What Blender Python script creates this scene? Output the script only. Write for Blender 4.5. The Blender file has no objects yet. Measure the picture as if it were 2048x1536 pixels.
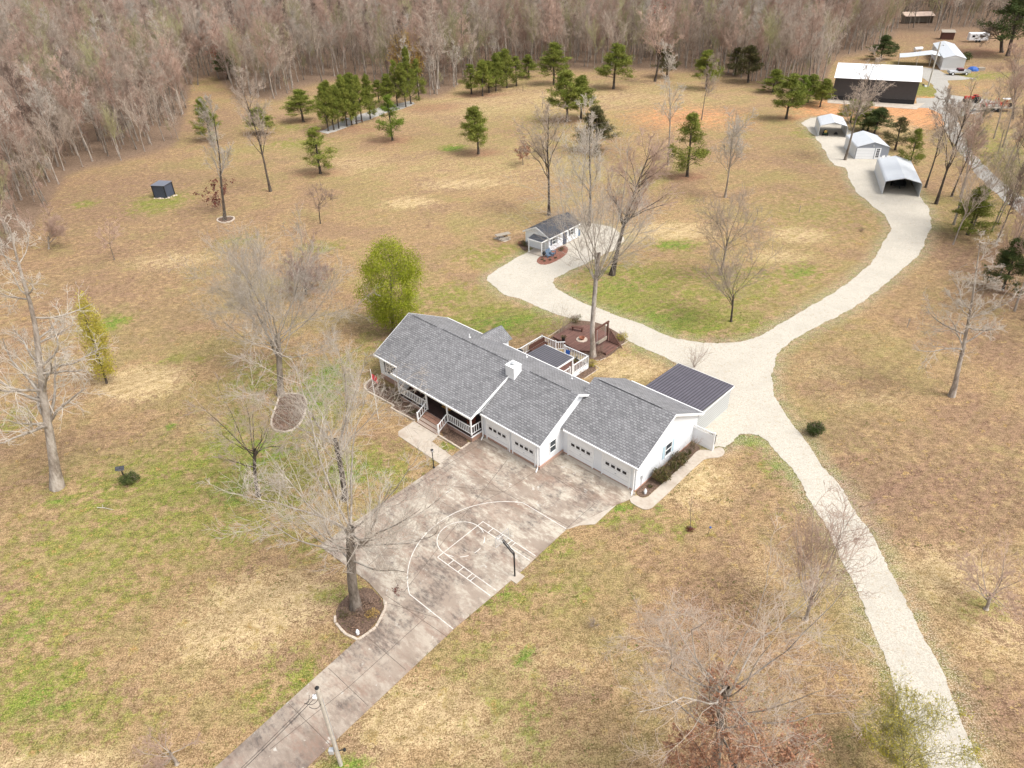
import bpy, math, random
import numpy as np
from mathutils import Matrix, Vector
R = math.radians
SC = bpy.context.scene
COL = SC.collection

# ------------------------------------------------------------------ camera
FPX, PITCH, ROLL, CAMH = 1419.7, 0.59295, -0.0353, 40.27
_fw = np.array([0, math.cos(PITCH), -math.sin(PITCH)]); _r = np.array([1., 0, 0]); _u = np.cross(_r, _fw)
_c, _s = math.cos(ROLL), math.sin(ROLL)
_r, _u = _r * _c + _u * _s, -_r * _s + _u * _c
cam = bpy.data.objects.new('camera', bpy.data.cameras.new('camera')); COL.objects.link(cam)
cam.data.sensor_width = 36; cam.data.lens = FPX / 2048 * 36; cam.data.clip_end = 4000; cam.data.clip_start = 0.5
m = Matrix(((_r[0], _u[0], -_fw[0], 0), (_r[1], _u[1], -_fw[1], 0), (_r[2], _u[2], -_fw[2], CAMH), (0, 0, 0, 1)))
cam.matrix_world = m
SC.camera = cam
# ------------------------------------------------------------------ world, sun, exposure
SUN_EL, SUN_AZ = R(56), R(118)      # azimuth clockwise from +y
w = bpy.data.worlds.new('World'); SC.world = w; w.use_nodes = True
nt = w.node_tree; nt.nodes.clear()
sky = nt.nodes.new('ShaderNodeTexSky'); sky.sky_type = 'NISHITA'; sky.sun_disc = False
sky.sun_elevation = SUN_EL; sky.sun_rotation = SUN_AZ; sky.dust_density = 3.0; sky.air_density = 1.0; sky.ozone_density = 1.0
hs = nt.nodes.new('ShaderNodeHueSaturation'); hs.inputs['Saturation'].default_value = 0.28
bg = nt.nodes.new('ShaderNodeBackground'); bg.inputs[1].default_value = 0.14
wo = nt.nodes.new('ShaderNodeOutputWorld')
nt.links.new(sky.outputs[0], hs.inputs['Color']); nt.links.new(hs.outputs[0], bg.inputs[0]); nt.links.new(bg.outputs[0], wo.inputs[0])
sl = bpy.data.lights.new('sun', 'SUN'); sl.energy = 1.55; sl.angle = R(28); sl.color = (1, .96, .9)
so = bpy.data.objects.new('sun', sl); COL.objects.link(so); so.location = (0, 0, 80)
sd = Vector((math.sin(SUN_AZ) * math.cos(SUN_EL), math.cos(SUN_AZ) * math.cos(SUN_EL), math.sin(SUN_EL)))
so.rotation_euler = sd.to_track_quat('Z', 'Y').to_euler()
SC.view_settings.view_transform = 'Standard'; SC.view_settings.look = 'None'
SC.view_settings.gamma = 1; SC.view_settings.exposure = 0.97; SC.view_settings.use_curve_mapping = False
SC.render.engine = 'CYCLES'; SC.cycles.max_bounces = 5

# ------------------------------------------------------------------ helpers
def G(x, y, z=0.0):
    """photo position (2048 wide) -> point on the level z"""
    d = _fw + _r * (x - 1024) / FPX - _u * (y - 768) / FPX
    t = (z - CAMH) / d[2]
    return np.array([d[0] * t, d[1] * t, z])
def topof(b, t):
    """ground point, and the point of ray t straight above it in depth: gives height and sideways lean"""
    B = G(*b); d = _fw + _r * (t[0] - 1024) / FPX - _u * (t[1] - 768) / FPX
    k = B[1] / d[1]
    return B, np.array([d[0] * k, B[1], CAMH + d[2] * k])
def proj(P):
    d = np.asarray(P, float) - np.array([0, 0, CAMH]); z = d @ _fw
    return 1024 + FPX * (d @ _r) / z, 768 - FPX * (d @ _u) / z

def meta(o, label=None, cat=None, group=None, kind=None):
    if label: o['label'] = label
    if cat: o['category'] = cat
    if group: o['group'] = group
    if kind: o['kind'] = kind
    return o
def empty(name, loc, rz, label, cat, group=None):
    o = bpy.data.objects.new(name, None); COL.objects.link(o)
    o.location = loc; o.rotation_euler = (0, 0, rz); o.empty_display_size = .3
    return meta(o, label, cat, group)
def link(name, me, mat, parent=None):
    o = bpy.data.objects.new(name, me); COL.objects.link(o)
    if mat is not None and not me.materials: me.materials.append(mat)
    if parent is not None: o.parent = parent
    return o
def npmesh(name, V, quads=None, tris=None, smooth=False):
    V = np.asarray(V, np.float32)
    me = bpy.data.meshes.new(name); me.vertices.add(len(V)); me.vertices.foreach_set('co', V.ravel())
    li = []; st = []; n = 0
    for F, k in ((quads, 4), (tris, 3)):
        if F is not None and len(F):
            F = np.asarray(F, np.int32); li.append(F.ravel()); st.append(n + np.arange(len(F)) * k); n += F.size
    li = np.concatenate(li); st = np.concatenate(st)
    me.loops.add(len(li)); me.loops.foreach_set('vertex_index', li)
    me.polygons.add(len(st)); me.polygons.foreach_set('loop_start', st.astype(np.int32))
    me.update(calc_edges=True)
    if smooth: me.polygons.foreach_set('use_smooth', np.ones(len(st), bool))
    return me

class MB:
    def __init__(s): s.v = []; s.f = []; s.uv = {}
    def face(s, pts):
        i = len(s.v); s.v += [tuple(p) for p in pts]; s.f.append(list(range(i, i + len(pts)))); return s
    def box(s, x0, x1, y0, y1, z0, z1):
        i = len(s.v)
        s.v += [(x0, y0, z0), (x1, y0, z0), (x1, y1, z0), (x0, y1, z0), (x0, y0, z1), (x1, y0, z1), (x1, y1, z1), (x0, y1, z1)]
        s.f += [[i + a for a in f] for f in ((0, 3, 2, 1), (4, 5, 6, 7), (0, 1, 5, 4), (1, 2, 6, 5), (2, 3, 7, 6), (3, 0, 4, 7))]
        return s
    def slab(s, pts, th):
        """pts counter-clockwise seen from outside; thickness goes inwards"""
        p = [Vector(a) for a in pts]; n = Vector((0, 0, 0))
        for k_ in range(len(p)): n += p[k_].cross(p[(k_ + 1) % len(p)])
        n.normalize()
        q = [a - n * th for a in p]; k = len(p); i = len(s.v)
        s.v += [tuple(a) for a in p + q]
        s.f.append([i + a for a in range(k)]); s.f.append([i + k + a for a in reversed(range(k))])
        for a in range(k):
            b = (a + 1) % k; s.f.append([i + a, i + k + a, i + k + b, i + b])
        return s
    def prism(s, poly, z0, z1):
        return s.slab([(x, y, z1) for x, y in poly], z1 - z0)
    def bar(s, a, b, w, h=None, n=4):
        a = Vector(a); b = Vector(b); d = (b - a).normalized(); h = h or w
        up = Vector((0, 0, 1)) if abs(d.z) < .95 else Vector((0, 1, 0))
        x = d.cross(up).normalized(); y = x.cross(d); i = len(s.v)
        if n == 4: ring = [(-.5, -.5), (.5, -.5), (.5, .5), (-.5, .5)]
        else: ring = [(.5 * math.cos(t * 2 * math.pi / n), .5 * math.sin(t * 2 * math.pi / n)) for t in range(n)]
        for p in (a, b): s.v += [tuple(p + x * (c[0] * w) + y * (c[1] * h)) for c in ring]
        s.f.append([i + k for k in range(n)]); s.f.append([i + n + k for k in reversed(range(n))])
        for k in range(n):
            j = (k + 1) % n; s.f.append([i + j, i + k, i + n + k, i + n + j])
        return s
    def lathe(s, c, prof, n=16):
        i = len(s.v)
        for r, z in prof: s.v += [(c[0] + r * math.cos(t * 2 * math.pi / n), c[1] + r * math.sin(t * 2 * math.pi / n), c[2] + z) for t in range(n)]
        for k in range(len(prof) - 1):
            for t in range(n):
                u = (t + 1) % n; s.f.append([i + k * n + t, i + k * n + u, i + (k + 1) * n + u, i + (k + 1) * n + t])
        s.f.append([i + t for t in reversed(range(n))]); j = i + (len(prof) - 1) * n; s.f.append([j + t for t in range(n)])
        return s
    def wheel(s, c, ax, r, w, n=14):
        """disc with axis along unit vector ax"""
        return s.bar(Vector(c) - Vector(ax) * w / 2, Vector(c) + Vector(ax) * w / 2, 2 * r, 2 * r, n)
    def build(s, name, mat, parent=None, bevel=0.0):
        me = bpy.data.meshes.new(name); me.from_pydata(s.v, [], s.f); me.update()
        o = link(name, me, mat, parent)
        if bevel:
            b = o.modifiers.new('bevel', 'BEVEL'); b.width = bevel; b.segments = 2; b.limit_method = 'ANGLE'
        return o

# ------------------------------------------------------------------ materials
def nodes(name, rough=.8, metal=0.0, spec=.3):
    m = bpy.data.materials.new(name); m.use_nodes = True; t = m.node_tree; b = t.nodes['Principled BSDF']
    b.inputs['Roughness'].default_value = rough; b.inputs['Metallic'].default_value = metal
    b.inputs['Specular IOR Level'].default_value = spec
    return m, t, b
def N(t, kind, **k):
    n = t.nodes.new('ShaderNode' + kind)
    for a, v in k.items():
        if a in n.inputs: n.inputs[a].default_value = v
        else: setattr(n, a, v)
    return n
def coord(t, kind='Object'):
    return N(t, 'TexCoord').outputs[kind]
def worldpos(t):
    return N(t, 'NewGeometry').outputs['Position']
def noise(t, vec, scale, detail=4, rough=.6, stretch=None):
    if stretch:
        mp = N(t, 'Mapping'); mp.inputs['Scale'].default_value = stretch; t.links.new(vec, mp.inputs[0]); vec = mp.outputs[0]
    n = N(t, 'TexNoise'); n.inputs['Scale'].default_value = scale; n.inputs['Detail'].default_value = detail; n.inputs['Roughness'].default_value = rough
    t.links.new(vec, n.inputs['Vector']); return n.outputs['Fac']
def rng(t, v, a, b, c=0., d=1.):
    n = N(t, 'MapRange'); n.inputs[1].default_value = a; n.inputs[2].default_value = b; n.inputs[3].default_value = c; n.inputs[4].default_value = d
    t.links.new(v, n.inputs[0]); return n.outputs[0]
def mth(t, op, a, b=None):
    n = N(t, 'Math'); n.operation = op
    for i, v in enumerate((a, b)):
        if v is None: continue
        if isinstance(v, (int, float)): n.inputs[i].default_value = v
        else: t.links.new(v, n.inputs[i])
    return n.outputs[0]
def mix(t, f, a, b):
    n = N(t, 'Mix'); n.data_type = 'RGBA'
    for s, v in ((0, f), (6, a), (7, b)):
        if isinstance(v, (int, float)): n.inputs[s].default_value = v
        elif isinstance(v, tuple): n.inputs[s].default_value = (*v, 1)
        else: t.links.new(v, n.inputs[s])
    return n.outputs[2]
def bump(t, b, h, dist, strength=.6):
    n = N(t, 'Bump'); n.inputs['Strength'].default_value = strength; n.inputs['Distance'].default_value = dist
    t.links.new(h, n.inputs['Height']); t.links.new(n.outputs[0], b.inputs['Normal'])
def plain(name, c, var=.12, scale=3., rough=.7, metal=0., spec=.3, bmp=0., dirt=None, dscale=.6):
    m, t, b = nodes(name, rough, metal, spec); v = coord(t)
    f = noise(t, v, scale, 5)
    col = mix(t, rng(t, f, .3, .7), tuple(x * (1 - var) for x in c), tuple(min(1, x * (1 + var)) for x in c))
    if dirt:
        g = noise(t, v, dscale, 6, .7); col = mix(t, rng(t, g, .48, .68, 0, .75), col, dirt)
    t.links.new(col, b.inputs['Base Color'])
    if bmp: bump(t, b, f, bmp)
    return m
def ribbed(name, c, axis, period, depth, rough=.5, metal=0., duty=.5, var=.08, sharp=6., line=.8):
    """surface with ribs / siding laps: one object axis drives a saw wave"""
    m, t, b = nodes(name, rough, metal, .3); v = coord(t); s = N(t, 'SeparateXYZ'); t.links.new(v, s.inputs[0])
    a = s.outputs[axis]; fr = mth(t, 'FRACT', mth(t, 'MULTIPLY', a, 1 / period))
    h = rng(t, fr, 0, duty, 0, 1) if duty > 0.9 else rng(t, mth(t, 'ABSOLUTE', mth(t, 'SUBTRACT', fr, .5)), .5 - duty / 2, .5 - duty / 6, 0, 1)
    n = noise(t, v, 1.2, 6, .7)
    col = mix(t, rng(t, n, .3, .7), tuple(x * (1 - var) for x in c), tuple(min(1, x * (1 + var)) for x in c))
    dk = rng(t, fr, 0, .12, 0, 1) if duty > .9 else mth(t, 'SUBTRACT', 1., h)
    col = mix(t, dk, tuple(x * line for x in c), col)
    t.links.new(col, b.inputs['Base Color']); bump(t, b, h, depth, .8)
    return m

M = {}
M['white'] = plain('white_paint', (.80, .81, .82), .03, 2, .55)
M['trim'] = plain('white_trim', (.82, .82, .81), .03, 4, .5)
M['siding'] = ribbed('white_siding', (.78, .80, .82), 2, .115, .012, .55, duty=1.0, var=.03, line=.72)
M['brick'] = None
M['glass'] = plain('window_glass', (.05, .06, .07), .4, 1.5, .12, spec=.6)
M['glassdark'] = plain('dark_glass', (.012, .013, .02), .2, 2, .15, spec=.5)
M['blackmetal'] = plain('black_metal', (.02, .02, .022), .2, 4, .45)
M['navy'] = plain('navy_shutter', (.045, .06, .10), .1, 4, .6)
M['paleblue'] = plain('pale_blue_shutter', (.42, .55, .62), .06, 4, .6)
M['brownwood'] = plain('brown_stained_wood', (.10, .045, .032), .25, 6, .75, bmp=.01)
M['deckwood'] = None
M['greywood'] = plain('weathered_wood', (.30, .26, .21), .2, 5, .9)
M['polewood'] = plain('bleached_pole_wood', (.46, .42, .36), .15, 4, .9)
M['concrete_pale'] = plain('pale_concrete', (.46, .40, .33), .1, 3, .9, dirt=(.34, .27, .21), dscale=.8)
M['mulch'] = plain('mulch', (.135, .088, .063), .6, 9, 1., bmp=.06)
M['redmulch'] = plain('red_mulch', (.23, .10, .07), .5, 9, 1., bmp=.06)
M['stone'] = plain('edging_stone', (.50, .42, .34), .18, 3, .9, bmp=.01)
M['rubber'] = plain('rubber', (.02, .02, .02), .2, 5, .9)
M['steel'] = plain('galvanised_steel', (.50, .51, .52), .1, 3, .45, .3)
M['red'] = plain('red_paint', (.42, .045, .03), .25, 3, .6)
M['blue'] = plain('blue_plastic', (.03, .10, .35), .15, 4, .5)
M['bluegrey'] = plain('blue_grey_plastic', (.12, .18, .26), .2, 4, .6)
M['green_machine'] = plain('green_machine_paint', (.03, .08, .03), .3, 3, .5)
M['mat'] = plain('door_mat', (.42, .22, .06), .2, 10, .95)
M['sport'] = plain('court_paint', (.66, .63, .58), .08, 6, .7, dirt=(.42, .35, .29), dscale=3.5)
M['terracotta'] = plain('terracotta', (.25, .10, .06), .15, 6, .9)
M['orange_wood'] = plain('red_brown_wood', (.16, .05, .03), .2, 6, .7)

def mk_brick():
    m, t, b = nodes('red_brick', .9); v = coord(t)
    mp = N(t, 'Mapping'); t.links.new(v, mp.inputs[0]); mp.inputs['Rotation'].default_value = (R(90), 0, 0)
    k = N(t, 'TexBrick'); k.inputs['Color1'].default_value = (.30, .13, .085, 1); k.inputs['Color2'].default_value = (.42, .22, .15, 1)
    k.inputs['Mortar'].default_value = (.40, .33, .28, 1); k.inputs['Scale'].default_value = 1; k.inputs['Mortar Size'].default_value = .012
    k.inputs['Brick Width'].default_value = .22; k.inputs['Row Height'].default_value = .075
    t.links.new(mp.outputs[0], k.inputs['Vector'])
    t.links.new(mix(t, rng(t, noise(t, v, 1.5), .3, .7, 0, .35), k.outputs[0], (.45, .30, .22)), b.inputs['Base Color'])
    return m
M['brick'] = mk_brick()
def mk_shingle(name, c1, c2, cm, yaw=0.):
    """shingle courses: x along the eave, y = run up the slope (object space)"""
    m, t, b = nodes(name, .7, spec=.45); v = coord(t)
    mp = N(t, 'Mapping'); t.links.new(v, mp.inputs[0]); mp.inputs['Rotation'].default_value = (0, 0, yaw)
    k = N(t, 'TexBrick'); k.inputs['Color1'].default_value = (*c1, 1); k.inputs['Color2'].default_value = (*c2, 1)
    k.inputs['Mortar'].default_value = (*cm, 1); k.inputs['Scale'].default_value = 1; k.inputs['Mortar Size'].default_value = .03
    k.inputs['Mortar Smooth'].default_value = .2
    k.inputs['Brick Width'].default_value = .34; k.inputs['Row Height'].default_value = .19; k.inputs['Bias'].default_value = .1
    t.links.new(mp.outputs[0], k.inputs['Vector'])
    f = noise(t, v, .9, 6, .75); g = noise(t, v, 14, 3, .7)
    c = mix(t, rng(t, f, .35, .7, 0, .35), k.outputs[0], tuple(x * 1.35 for x in c2))
    c = mix(t, rng(t, g, .3, .7, .0, .5), c, tuple(x * .75 for x in c1))
    t.links.new(c, b.inputs['Base Color']); bump(t, b, k.outputs['Fac'], -.012, .6)
    return m
M['shingle'] = mk_shingle('grey_shingles', (.14, .138, .142), (.31, .305, .31), (.085, .083, .086))
M['darkshingle'] = mk_shingle('charcoal_shingles', (.034, .036, .044), (.07, .073, .085), (.018, .018, .022))
M['darkmetal_v'] = ribbed('dark_plum_metal_roof', (.115, .105, .125), 0, .30, .03, .45, .1, duty=.5, var=.15, line=.42)
M['graymetal_v'] = ribbed('dark_grey_metal_roof', (.12, .115, .13), 0, .28, .03, .45, .1, duty=.5, var=.12, line=.42)
M['shedside'] = ribbed('pale_grey_metal_siding', (.50, .51, .50), 2, .26, .02, .5, .1, duty=.5, var=.05, line=.62)
M['whitemetal_z'] = ribbed('white_metal_side_sheet', (.66, .67, .67), 2, .22, .02, .45, .1, duty=.4, var=.05, line=.85)
M['whitemetal_x'] = ribbed('white_metal_roof_sheet', (.58, .60, .62), 1, .22, .02, .4, .1, duty=.4, var=.05, line=.9)
M['barnroof'] = ribbed('bright_metal_roof', (.86, .88, .90), 0, .25, .03, .35, .0, duty=.3, var=.02, line=.93)
M['barnwall'] = ribbed('charcoal_metal_wall', (.060, .056, .056), 0, .25, .02, .5, .1, duty=.3, var=.1, line=.85)
M['greysiding'] = ribbed('grey_lap_siding', (.30, .32, .36), 2, .12, .012, .6, duty=1., line=.75)
M['bluemetal'] = ribbed('slate_blue_metal', (.075, .09, .13), 0, .18, .02, .45, .2, duty=.4, var=.12, line=.5)
def mk_deck(name, axis, c=(.135, .07, .055)):
    m, t, b = nodes(name, .8); v = coord(t); s = N(t, 'SeparateXYZ'); t.links.new(v, s.inputs[0])
    fr = mth(t, 'FRACT', mth(t, 'MULTIPLY', s.outputs[axis], 1 / .14)); bd = mth(t, 'FLOOR', mth(t, 'MULTIPLY', s.outputs[axis], 1 / .14))
    wn = N(t, 'TexWhiteNoise'); wn.noise_dimensions = '1D'; t.links.new(bd, wn.inputs['W'])
    col = mix(t, wn.outputs['Value'], tuple(x * .75 for x in c), tuple(x * 1.3 for x in c))
    col = mix(t, rng(t, noise(t, v, 2, 5), .4, .7, 0, .5), col, tuple(x * 1.7 for x in c))
    col = mix(t, rng(t, fr, .0, .12, 0, 1), tuple(x * .25 for x in c), col)
    t.links.new(col, b.inputs['Base Color']); return m
M['deckwood'] = mk_deck('brown_deck_boards', 0)
M['porchfloor'] = mk_deck('dark_porch_boards', 1, (.04, .022, .02))

def mk_gravel(name, c, edge=(.36, .27, .17)):
    m, t, b = nodes(name, .95, spec=.2); v = worldpos(t)
    a = noise(t, v, 9, 5, .85); g = noise(t, v, .35, 5, .6); h = noise(t, v, 2.4, 6, .8)
    col = mix(t, rng(t, a, .42, .58), tuple(x * .74 for x in c), tuple(min(.9, x * 1.12) for x in c))
    col = mix(t, rng(t, g, .47, .6, 0, .5), col, tuple(x * .8 for x in c))
    col = mix(t, rng(t, h, .53, .64, 0, .5), col, edge)
    vo = N(t, 'TexVoronoi'); vo.inputs['Scale'].default_value = 5; t.links.new(v, vo.inputs['Vector'])
    col = mix(t, rng(t, vo.outputs['Distance'], .02, .14, .35, 0), col, tuple(x * .45 for x in c))
    t.links.new(col, b.inputs['Base Color']); bump(t, b, a, .05, .7); return m
M['gravel'] = mk_gravel('pale_gravel', (.52, .475, .40))
M['greygravel'] = mk_gravel('grey_gravel', (.38, .36, .325))
def mk_drive():
    m, t, b = nodes('stained_concrete', .85, spec=.25); v = worldpos(t)
    mp = N(t, 'Mapping'); mp.inputs['Rotation'].default_value = (0, 0, R(44.5)); t.links.new(v, mp.inputs[0]); v2 = mp.outputs[0]
    big = noise(t, v2, .16, 6, .65); mid = noise(t, v2, .62, 10, .8, (.5, 1, 1)); fine = noise(t, v2, 5, 6, .8, (.4, 1, 1)); sp = noise(t, v2, 16, 3, .7)
    col = mix(t, rng(t, mid, .42, .57), (.25, .195, .15), (.44, .37, .30))
    col = mix(t, rng(t, big, .45, .56, 0, .7), col, (.34, .275, .22))
    pale = mth(t, 'MULTIPLY', rng(t, mid, .485, .54), rng(t, fine, .40, .52))
    sx = N(t, 'SeparateXYZ'); t.links.new(v, sx.inputs[0])
    near = rng(t, sx.outputs[1], 29, 38, .25, .9)      # the slab by the garages is worn to pale cement
    pale = mth(t, 'MULTIPLY', pale, near)
    col = mix(t, pale, col, (.54, .49, .40))
    col = mix(t, rng(t, sx.outputs[1], 27, 22, 0, .45), col, mix(t, rng(t, fine, .42, .58), (.17, .13, .105), (.30, .24, .20)))
    rust = mth(t, 'MULTIPLY', rng(t, noise(t, v2, .45, 9, .8, (.4, 1, 1)), .50, .57), rng(t, fine, .42, .5)); col = mix(t, mth(t, 'MULTIPLY', rust, .55), col, (.27, .165, .12))
    spt = mth(t, 'MULTIPLY', rng(t, noise(t, v2, .9, 8, .7), .62, .64), .8); col = mix(t, spt, col, (.55, .52, .46))
    dark = mth(t, 'MULTIPLY', rng(t, noise(t, v2, .3, 8, .75), .49, .58), rng(t, fine, .4, .6))
    col = mix(t, dark, col, (.13, .105, .09))
    col = mix(t, rng(t, sp, .3, .7, 0, .22), col, (.16, .13, .11))
    t.links.new(col, b.inputs['Base Color']); bump(t, b, fine, .01, .4); return m
M['drive'] = mk_drive()

def mk_ground():
    m, t, b = nodes('lawn_and_leaf_litter', 1., spec=.1); v = worldpos(t)
    A = N(t, 'Attribute'); A.attribute_name = 'cover'; S = N(t, 'SeparateColor'); t.links.new(A.outputs['Color'], S.inputs[0])
    B = N(t, 'Attribute'); B.attribute_name = 'cover2'; S2 = N(t, 'SeparateColor'); t.links.new(B.outputs['Color'], S2.inputs[0])
    big = noise(t, v, .045, 5, .6); med = noise(t, v, .35, 7, .72); fine = noise(t, v, 5.5, 5, .8); vf = noise(t, v, 11, 4, .8)
    bl = noise(t, v, 1.7, 8, .78)
    def thr(wt, n, amp, lo, hi, mx=1.):
        return rng(t, mth(t, 'ADD', wt, mth(t, 'MULTIPLY', mth(t, 'SUBTRACT', n, .5), amp)), lo, hi, 0, mx)
    st_ = noise(t, v, 3., 6, .8, (.35, 1.6, 1)); nn = mth(t, 'ADD', mth(t, 'ADD', mth(t, 'MULTIPLY', bl, .3), mth(t, 'MULTIPLY', fine, .25)), mth(t, 'ADD', mth(t, 'MULTIPLY', vf, .25), mth(t, 'MULTIPLY', st_, .2)))
    pn = noise(t, v, .75, 10, .8); pw = mth(t, 'ADD', mth(t, 'MULTIPLY', pn, .75), mth(t, 'MULTIPLY', fine, .25))
    sf = rng(t, nn, .455, .545)
    col = mix(t, sf, (.175, .108, .052), (.44, .295, .155))
    col = mix(t, rng(t, pn, .49, .56, 0, .5), col, mix(t, sf, (.165, .092, .056), (.38, .235, .155)))
    col = mix(t, rng(t, pn, .475, .42, 0, .45), col, mix(t, sf, (.26, .175, .085), (.54, .39, .215)))
    p2 = noise(t, v, .11, 8, .68)
    col = mix(t, rng(t, p2, .525, .57, 0, .55), col, mix(t, sf, (.12, .07, .045), (.33, .205, .14)))
    col = mix(t, rng(t, p2, .475, .43, 0, .5), col, mix(t, sf, (.145, .13, .045), (.34, .29, .11)))
    col = mix(t, thr(rng(t, big, .44, .58), pw, 6., .6, 1.1, .55), col, mix(t, sf, (.15, .135, .04), (.32, .28, .10)))
    col = mix(t, thr(S.outputs[2], pw, 5.5, .25, .75, .85), col, mix(t, sf, (.095, .055, .038), (.30, .18, .125)))
    col = mix(t, thr(S.outputs[1], pw, 5.5, .25, .7, .9), col, mix(t, sf, (.34, .24, .11), (.68, .52, .30)))
    gcol = mix(t, sf, (.07, .10, .012), (.235, .285, .04))
    ny = noise(t, v, .5, 5, .65); gcol = mix(t, rng(t, ny, .47, .60, 0, .55), gcol, mix(t, sf, (.14, .125, .032), (.33, .29, .09)))
    col = mix(t, thr(S.outputs[0], pw, 7., .3, .8, .9), col, gcol)
    col = mix(t, thr(S2.outputs[2], pw, 5., .35, .7, .95), col, mix(t, sf, (.05, .11, .012), (.19, .29, .04)))
    col = mix(t, thr(S2.outputs[0], pw, 5., .25, .8, .92), col, mix(t, sf, (.47, .18, .065), (.74, .38, .19)))
    col = mix(t, thr(S2.outputs[1], pw, 4., .2, .9, .9), col, mix(t, sf, (.16, .075, .045), (.36, .19, .12)))
    mr = N(t, 'Mapping'); mr.inputs['Rotation'].default_value = (0, 0, R(-38)); t.links.new(v, mr.inputs[0])
    mow = noise(t, mr.outputs[0], 1., 4, .6, (.05, .9, 1)); col = mix(t, rng(t, mow, .47, .60, 0, .42), col, mix(t, sf, (.13, .085, .04), (.33, .24, .13)))
    C3 = N(t, 'Attribute'); C3.attribute_name = 'cover3'; S3 = N(t, 'SeparateColor'); t.links.new(C3.outputs['Color'], S3.inputs[0])
    col = mix(t, S3.outputs[1], col, mix(t, sf, (.10, .065, .045), (.27, .185, .13)))
    col = mix(t, mth(t, 'MULTIPLY', S3.outputs[0], rng(t, pn, .47, .54, 0, .75)), col, mix(t, sf, (.10, .115, .03), (.27, .26, .08)))
    col = mix(t, mth(t, 'MULTIPLY', S3.outputs[0], rng(t, vf, .52, .58, 0, .9)), col, (.52, .47, .38))
    col = mix(t, rng(t, vf, .36, .50, .45, 0), col, (.075, .055, .025))
    col = mix(t, rng(t, vf, .55, .66, 0, .4), col, (.56, .44, .29))
    leaf = noise(t, v, 8., 3, .6); lf2 = mth(t, 'MULTIPLY', rng(t, leaf, .62, .70), rng(t, med, .42, .6, .1, .8))
    col = mix(t, lf2, col, (.60, .40, .25))
    dk = noise(t, v, 6, 3, .6); col = mix(t, rng(t, dk, .37, .30, 0, .6), col, (.06, .055, .02))
    t.links.new(col, b.inputs['Base Color']); bump(t, b, nn, .25, .5); return m
M['ground'] = mk_ground()

def mk_bark(name, c, c2, sc=3.):
    m, t, b = nodes(name, .95, spec=.1); v = coord(t); o = N(t, 'ObjectInfo')
    f = noise(t, v, sc, 6, .75, (1, 1, .35)); col = mix(t, rng(t, f, .38, .62), c, c2)
    col = mix(t, rng(t, o.outputs['Random'], 0, 1, 0, .35), col, tuple(x * .6 for x in c))
    t.links.new(col, b.inputs['Base Color']); bump(t, b, f, .05, .6); return m
def mk_twig(name, c, c2):
    m, t, b = nodes(name, .95, spec=.1); v = coord(t); o = N(t, 'ObjectInfo')
    col = mix(t, rng(t, noise(t, v, .8, 3), .35, .65), c, c2)
    col2 = mix(t, o.outputs['Random'], tuple(x * .72 for x in c), tuple(min(1, x * 1.2) for x in c2))
    t.links.new(mix(t, .5, col, col2), b.inputs['Base Color']); return m
def mk_leaf(name, c, c2, c3, sc=.8):
    m, t, b = nodes(name, .8, spec=.15); v = coord(t); g = N(t, 'NewGeometry'); o = N(t, 'ObjectInfo')
    col = mix(t, g.outputs['Random Per Island'], c, c2)
    col = mix(t, rng(t, noise(t, v, sc, 3), .4, .65, 0, .7), col, c3)
    col = mix(t, rng(t, o.outputs['Random'], 0, 1, 0, .35), col, tuple(x * .6 for x in c))
    t.links.new(col, b.inputs['Base Color'])
    b.inputs['Transmission Weight'].default_value = 0
    return m
M['bark'] = mk_bark('grey_brown_bark', (.11, .088, .068), (.34, .29, .24), 2.2)
M['bark_dark'] = mk_bark('dark_bark', (.042, .034, .028), (.145, .118, .095))
M['limb_pale'] = mk_bark('pale_limb_bark', (.20, .165, .135), (.50, .45, .39), 2.2)
M['bark_pale'] = mk_bark('pale_patchy_bark', (.20, .16, .125), (.52, .46, .40), 1.6)
M['twig'] = mk_twig('grey_twigs', (.31, .245, .19), (.51, .42, .345))
M['twig_pale'] = mk_twig('pale_twigs', (.38, .325, .27), (.56, .50, .43))
M['twig_pink'] = mk_twig('pinkish_twigs', (.31, .205, .155), (.52, .375, .30))
M['twig_brown'] = mk_twig('brown_twigs', (.20, .14, .11), (.33, .245, .20))
M['twig_green'] = mk_twig('olive_twigs', (.27, .25, .13), (.40, .37, .20))
M['pine'] = mk_leaf('pine_needles', (.085, .115, .018), (.21, .235, .04), (.28, .28, .06))
M['pine_lime'] = mk_leaf('yellow_green_needles', (.085, .14, .015), (.19, .25, .03), (.24, .30, .045))
M['pine_dull'] = mk_leaf('dull_olive_needles', (.055, .060, .022), (.115, .105, .04), (.15, .12, .05))
M['cedar'] = mk_leaf('dark_cedar', (.03, .055, .016), (.08, .105, .03), (.12, .125, .04))
M['lime'] = mk_leaf('fresh_spring_leaves', (.12, .15, .010), (.30, .345, .024), (.36, .37, .035), 1.2)
M['olive'] = mk_leaf('yellow_olive_buds', (.32, .27, .035), (.54, .46, .075), (.44, .39, .06))
M['yellow'] = mk_leaf('yellow_buds', (.42, .27, .07), (.62, .42, .14), (.50, .36, .12))
M['redleaf'] = mk_leaf('red_buds', (.33, .10, .07), (.48, .19, .13), (.42, .20, .15))
M['dryleaf'] = mk_leaf('dry_oak_leaves', (.30, .145, .085), (.50, .28, .17), (.38, .20, .12))
M['darkred'] = mk_leaf('dark_red_leaves', (.10, .025, .02), (.20, .06, .045), (.14, .05, .04))
M['shrub'] = mk_leaf('dark_shrub_leaves', (.04, .05, .015), (.14, .135, .045), (.20, .115, .065), 2.5)
M['brush'] = mk_leaf('dry_brush', (.22, .14, .09), (.40, .28, .20), (.32, .20, .14))
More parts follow.
